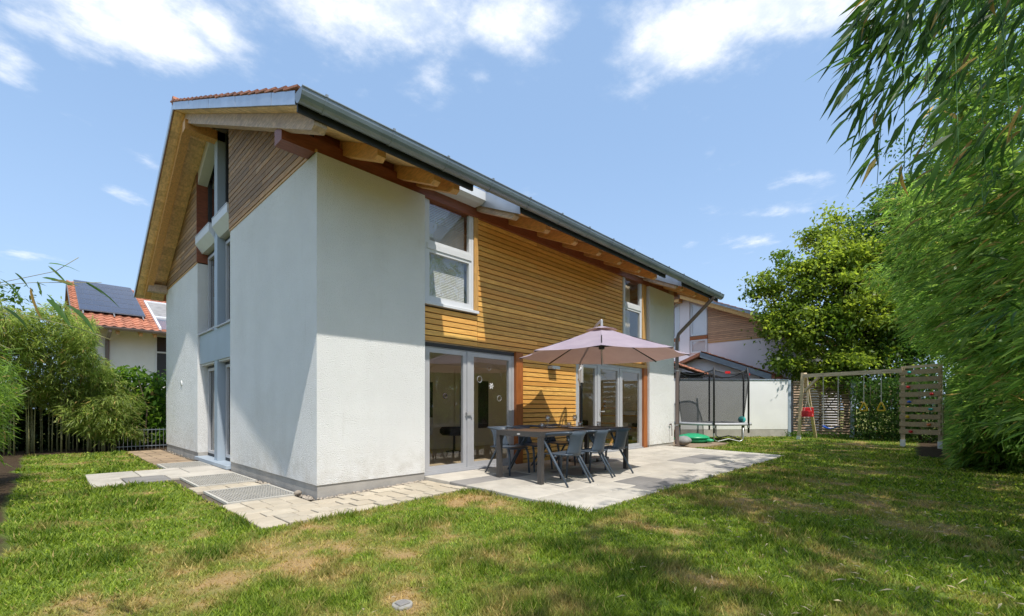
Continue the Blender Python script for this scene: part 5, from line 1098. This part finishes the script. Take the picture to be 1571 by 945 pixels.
cw = Vector((CAMX, CAMY, CAMZ)); off2 = Vector((-2.75, -3.25, 1.2))
def tp3(u, v, d): return cw + (Vector((FW[0], FW[1], 0)) + Vector((RT[0], RT[1], 0)) * u + Vector((0, 0, v))) * d - off2
ST = [[(-1.25, .24, 2.0), (-1.12, .275, 2.0), (-1.0, .30, 2.0), (-.95, .33, 2.02)], [(-1.25, .26, 2.0), (-1.05, .275, 1.98), (-.90, .275, 1.95)], [(-1.25, .23, 1.95), (-1.05, .20, 1.95), (-.95, .175, 1.92), (-.88, .15, 1.9)], [(-1.25, .19, 1.9), (-1.1, .13, 1.9)]]
for s_ in ST: MB().tube([tp3(*p) for p in s_], .0013, 5).build('stem', M['culm'], tw_, True)
for (a, b) in (((-1.017, .317, 2), (-.943, .315, 2)), ((-1.017, .312, 2), (-.968, .272, 2.02)), ((-1.03, .286, 1.98), (-.965, .278, 1.95)), ((-1.01, .28, 1.98), (-.955, .276, 1.9)), ((-.935, .277, 1.9), (-.85, .228, 1.85)), ((-.935, .275, 1.9), (-.885, .25, 1.92)), ((-1.09, .297, 2), (-1.055, .272, 2)), ((-1.125, .285, 2), (-1.055, .247, 2)), ((-1.055, .265, 1.98), (-1.043, .192, 1.96)), ((-1.05, .275, 1.98), (-1.02, .272, 1.95)), ((-1.02, .25, 1.96), (-.985, .222, 1.95)), ((-.992, .228, 1.94), (-.98, .19, 1.95)), ((-.985, .228, 1.93), (-.90, .20, 1.85)), ((-1.12, .222, 1.93), (-1.05, .195, 1.9)), ((-1.02, .24, 1.95), (-.96, .20, 1.9)), ((-1.125, .30, 2), (-1.112, .297, 2)), ((-1.04, .278, 1.97), (-1.03, .25, 1.95))):
    p, q = tp3(*a), tp3(*b); leaf_obj(tw_, p, q - p, (q - p).length)

def tube_tree(t, base, top, r0, crown, nlimb, m='bark'):
    base, top = Vector(base), Vector(top); pts = [base.lerp(top, k / 6) + Vector((random.uniform(-.1, .1), random.uniform(-.1, .1), 0)) * (0 < k < 6) for k in range(7)]
    MB().tube(pts, [r0 * (1 - .11 * k) for k in range(7)], 9).build('trunk', M[m], t, True)
    for c in random.sample(list(crown), min(nlimb, len(crown))):
        k = random.uniform(.25, 1); p = base.lerp(top, k); c = Vector(c); mid = p.lerp(c, .5) + Vector((random.uniform(-.3, .3), random.uniform(-.3, .3), .25)); rr_ = r0 * (.55 - .25 * k)
        MB().tube([p, p.lerp(mid, .5) + Vector((0, 0, .1)), mid, c], [rr_, rr_ * .75, rr_ * .5, rr_ * .18], 6).build('limb', M[m], t, True)
def crown_tree(name, label, cat, base, top, r0, ells, nclump, per, lsize, ca, cb, nlimb=14, spread=.42, flat=.6, shell=.55, keep=None):
    t = thing(name, label, cat, (0, 0, 0)); C_ = []
    wts = np.array([e[3] * e[4] * e[5] for e in ells]) ** .7; wts /= wts.sum()
    for e, k in zip(ells, np.round(wts * nclump).astype(int)):
        d = norm(RNG.normal(0, 1, (k, 3))); r = (shell + (1 - shell) * RNG.random((k, 1))) * (1 + .16 * RNG.normal(0, 1, (k, 1))); C_.append(np.array(e[:3]) + d * r * np.array(e[3:6]))
    C_ = np.concatenate(C_); 
    if keep is not None: C_ = C_[keep(C_)]
    n = len(C_) * per; sp = spread * RNG.uniform(.6, 1.4, (len(C_), 1, 1)); P = (C_[:, None, :] + RNG.normal(0, 1, (len(C_), per, 3)) * sp * np.array([1, 1, flat])).reshape(-1, 3)
    D = RNG.normal(0, 1, (n, 3)) + np.array([0, 0, -.25]); br = np.repeat(RNG.uniform(.0, 1, len(C_)), per)[:, None]
    c = np.array(ca) * (1 - br) + np.array(cb) * br; c = c * RNG.uniform(.7, 1.3, (n, 1)); L = RNG.uniform(.7, 1.3, n) * lsize
    tag(link('crown', leaves_mesh('crown', P, D, L, L * RNG.uniform(.5, .7, n), c, .15), M['leaf'], t), kind='stuff'); tube_tree(t, base, top, r0, [tuple(c_) for c_ in C_], nlimb); return t
crown_tree('deciduous_tree', 'sunlit broadleaf tree with a loose crown behind the slat fence', 'tree', (22.3, -2.6, -.1), (22.0, -2.4, 6.3), .2,
           [(21.3, -1.9, 8.0, .9, 1.0, 1.3), (20.2, -.9, 6.3, .9, 1.1, 1.2), (20.0, -.3, 5.2, .7, .8, .9), (20.9, -2.3, 6.6, 1.3, 1.4, 1.2), (20.0, -1.5, 4.6, 1.0, 1.2, 1.0), (20.0, -1.1, 3.2, .9, 1.0, .9), (21.2, -3.2, 5.2, 1.5, 1.4, 1.5), (21.0, -3.0, 3.2, 1.4, 1.2, .9), (19.7, .15, 6.5, .45, .6, .5), (20.3, -2.4, 2.5, 1.0, 1.0, .7), (22.2, -3.3, 7.2, 1.3, 1.2, 1.2)], 300, 120, .165, (.065, .12, .018), (.27, .34, .06), 20, .27)
crown_tree('dark_tree', 'tall dark green tree between the sunlit tree and the bamboo', 'tree', (24.3, -4.6, -.1), (24.2, -4.4, 7.5), .25,
           [(24.0, -3.9, 8.6, 2.2, 2.0, 2.3), (23.8, -4.3, 5.2, 2.2, 2.4, 2.6), (24.4, -5.6, 10.0, 2, 2.2, 2.2), (22.6, -4.1, 2.6, 1.7, 1.7, 2.2)], 310, 140, .16, (.035, .080, .014), (.105, .17, .03), 10, .45)
def hedge(name, label, cat, lo_, hi_, n, size, ca, cb, wave=.25, gloss=False):
    t = thing(name, label, cat, ((lo_[0] + hi_[0]) / 2, (lo_[1] + hi_[1]) / 2, -.1)); o0 = np.array([(lo_[0] + hi_[0]) / 2, (lo_[1] + hi_[1]) / 2, -.1]); P = RNG.uniform(lo_, hi_, (n, 3))
    top = hi_[2] - wave * (hi_[2] - lo_[2]) * fbm(P[:, 0] * 1.4 + 3, P[:, 1] * 1.4 + 8); P = P[P[:, 2] < top]; n = len(P); D = RNG.normal(0, .8, (n, 3)) + np.array([0, 0, -.5]); L = RNG.uniform(.7, 1.3, n) * size
    tag(link('foliage', leaves_mesh('foliage', P - o0, D, L, L * RNG.uniform(.42, .6, n), greens(n, ca, cb, .01), .15), M['leaf'], t), kind='stuff')
    for k in range(max(3, int((hi_[0] - lo_[0] + hi_[1] - lo_[1]) / .5))):
        x, y = random.uniform(lo_[0], hi_[0]) - o0[0], random.uniform(lo_[1], hi_[1]) - o0[1]; MB().tube([(x, y, 0), (x + random.uniform(-.1, .1), y, (hi_[2]) * .45), (x + random.uniform(-.2, .2), y + random.uniform(-.2, .2), hi_[2] * .8)], [.025, .018, .008], 6).build('stem', M['bark'], t, True)
    return t
hedge('ivy_hedge', 'dark green ivy hedge behind the yellow rings and climbing planks', 'hedge', (18.2, -7.6, -.1), (21.4, -3.15, 2.6), 19000, .11, (.014, .042, .009), (.06, .11, .024))
hedge('ground_ivy', 'low ivy creeping along the foot of the slat fence', 'ivy', (18.95, -3.1, -.09), (19.55, -.9, .26), 1500, .075, (.03, .08, .014), (.10, .18, .03), .9)
hedge('laurel_shrub', 'glossy broadleaf laurel shrub at the left corner of the house', 'shrub', (-1.2, 10.95, .12), (.35, 12.0, 2.62), 3600, .17, (.04, .10, .014), (.15, .25, .04), .35)
hedge('garden_hedge', 'green hedge at the foot of the left neighbour house', 'hedge', (-6.5, 12.5, -.1), (6, 13.6, 2.1), 30000, .17, (.010, .03, .006), (.04, .07, .014), .4)
crown_tree('garden_tree', 'small tree peeping over the bamboo at the far left', 'tree', (-4.6, 16.2, -.1), (-4.5, 16.2, 3.4), .12, [(-4.6, 16.2, 3.9, 1.9, 1.6, 1.5)], 70, 80, .16, (.04, .09, .012), (.13, .19, .03), 8, .35)
hedge('backdrop_hedge', 'dark hedge closing the garden behind the bamboo', 'hedge', (2.5, -10.6, -.1), (19, -9.4, 4.6), 16000, .26, (.015, .04, .008), (.05, .09, .02), .3)
print('leaves', cnt_)
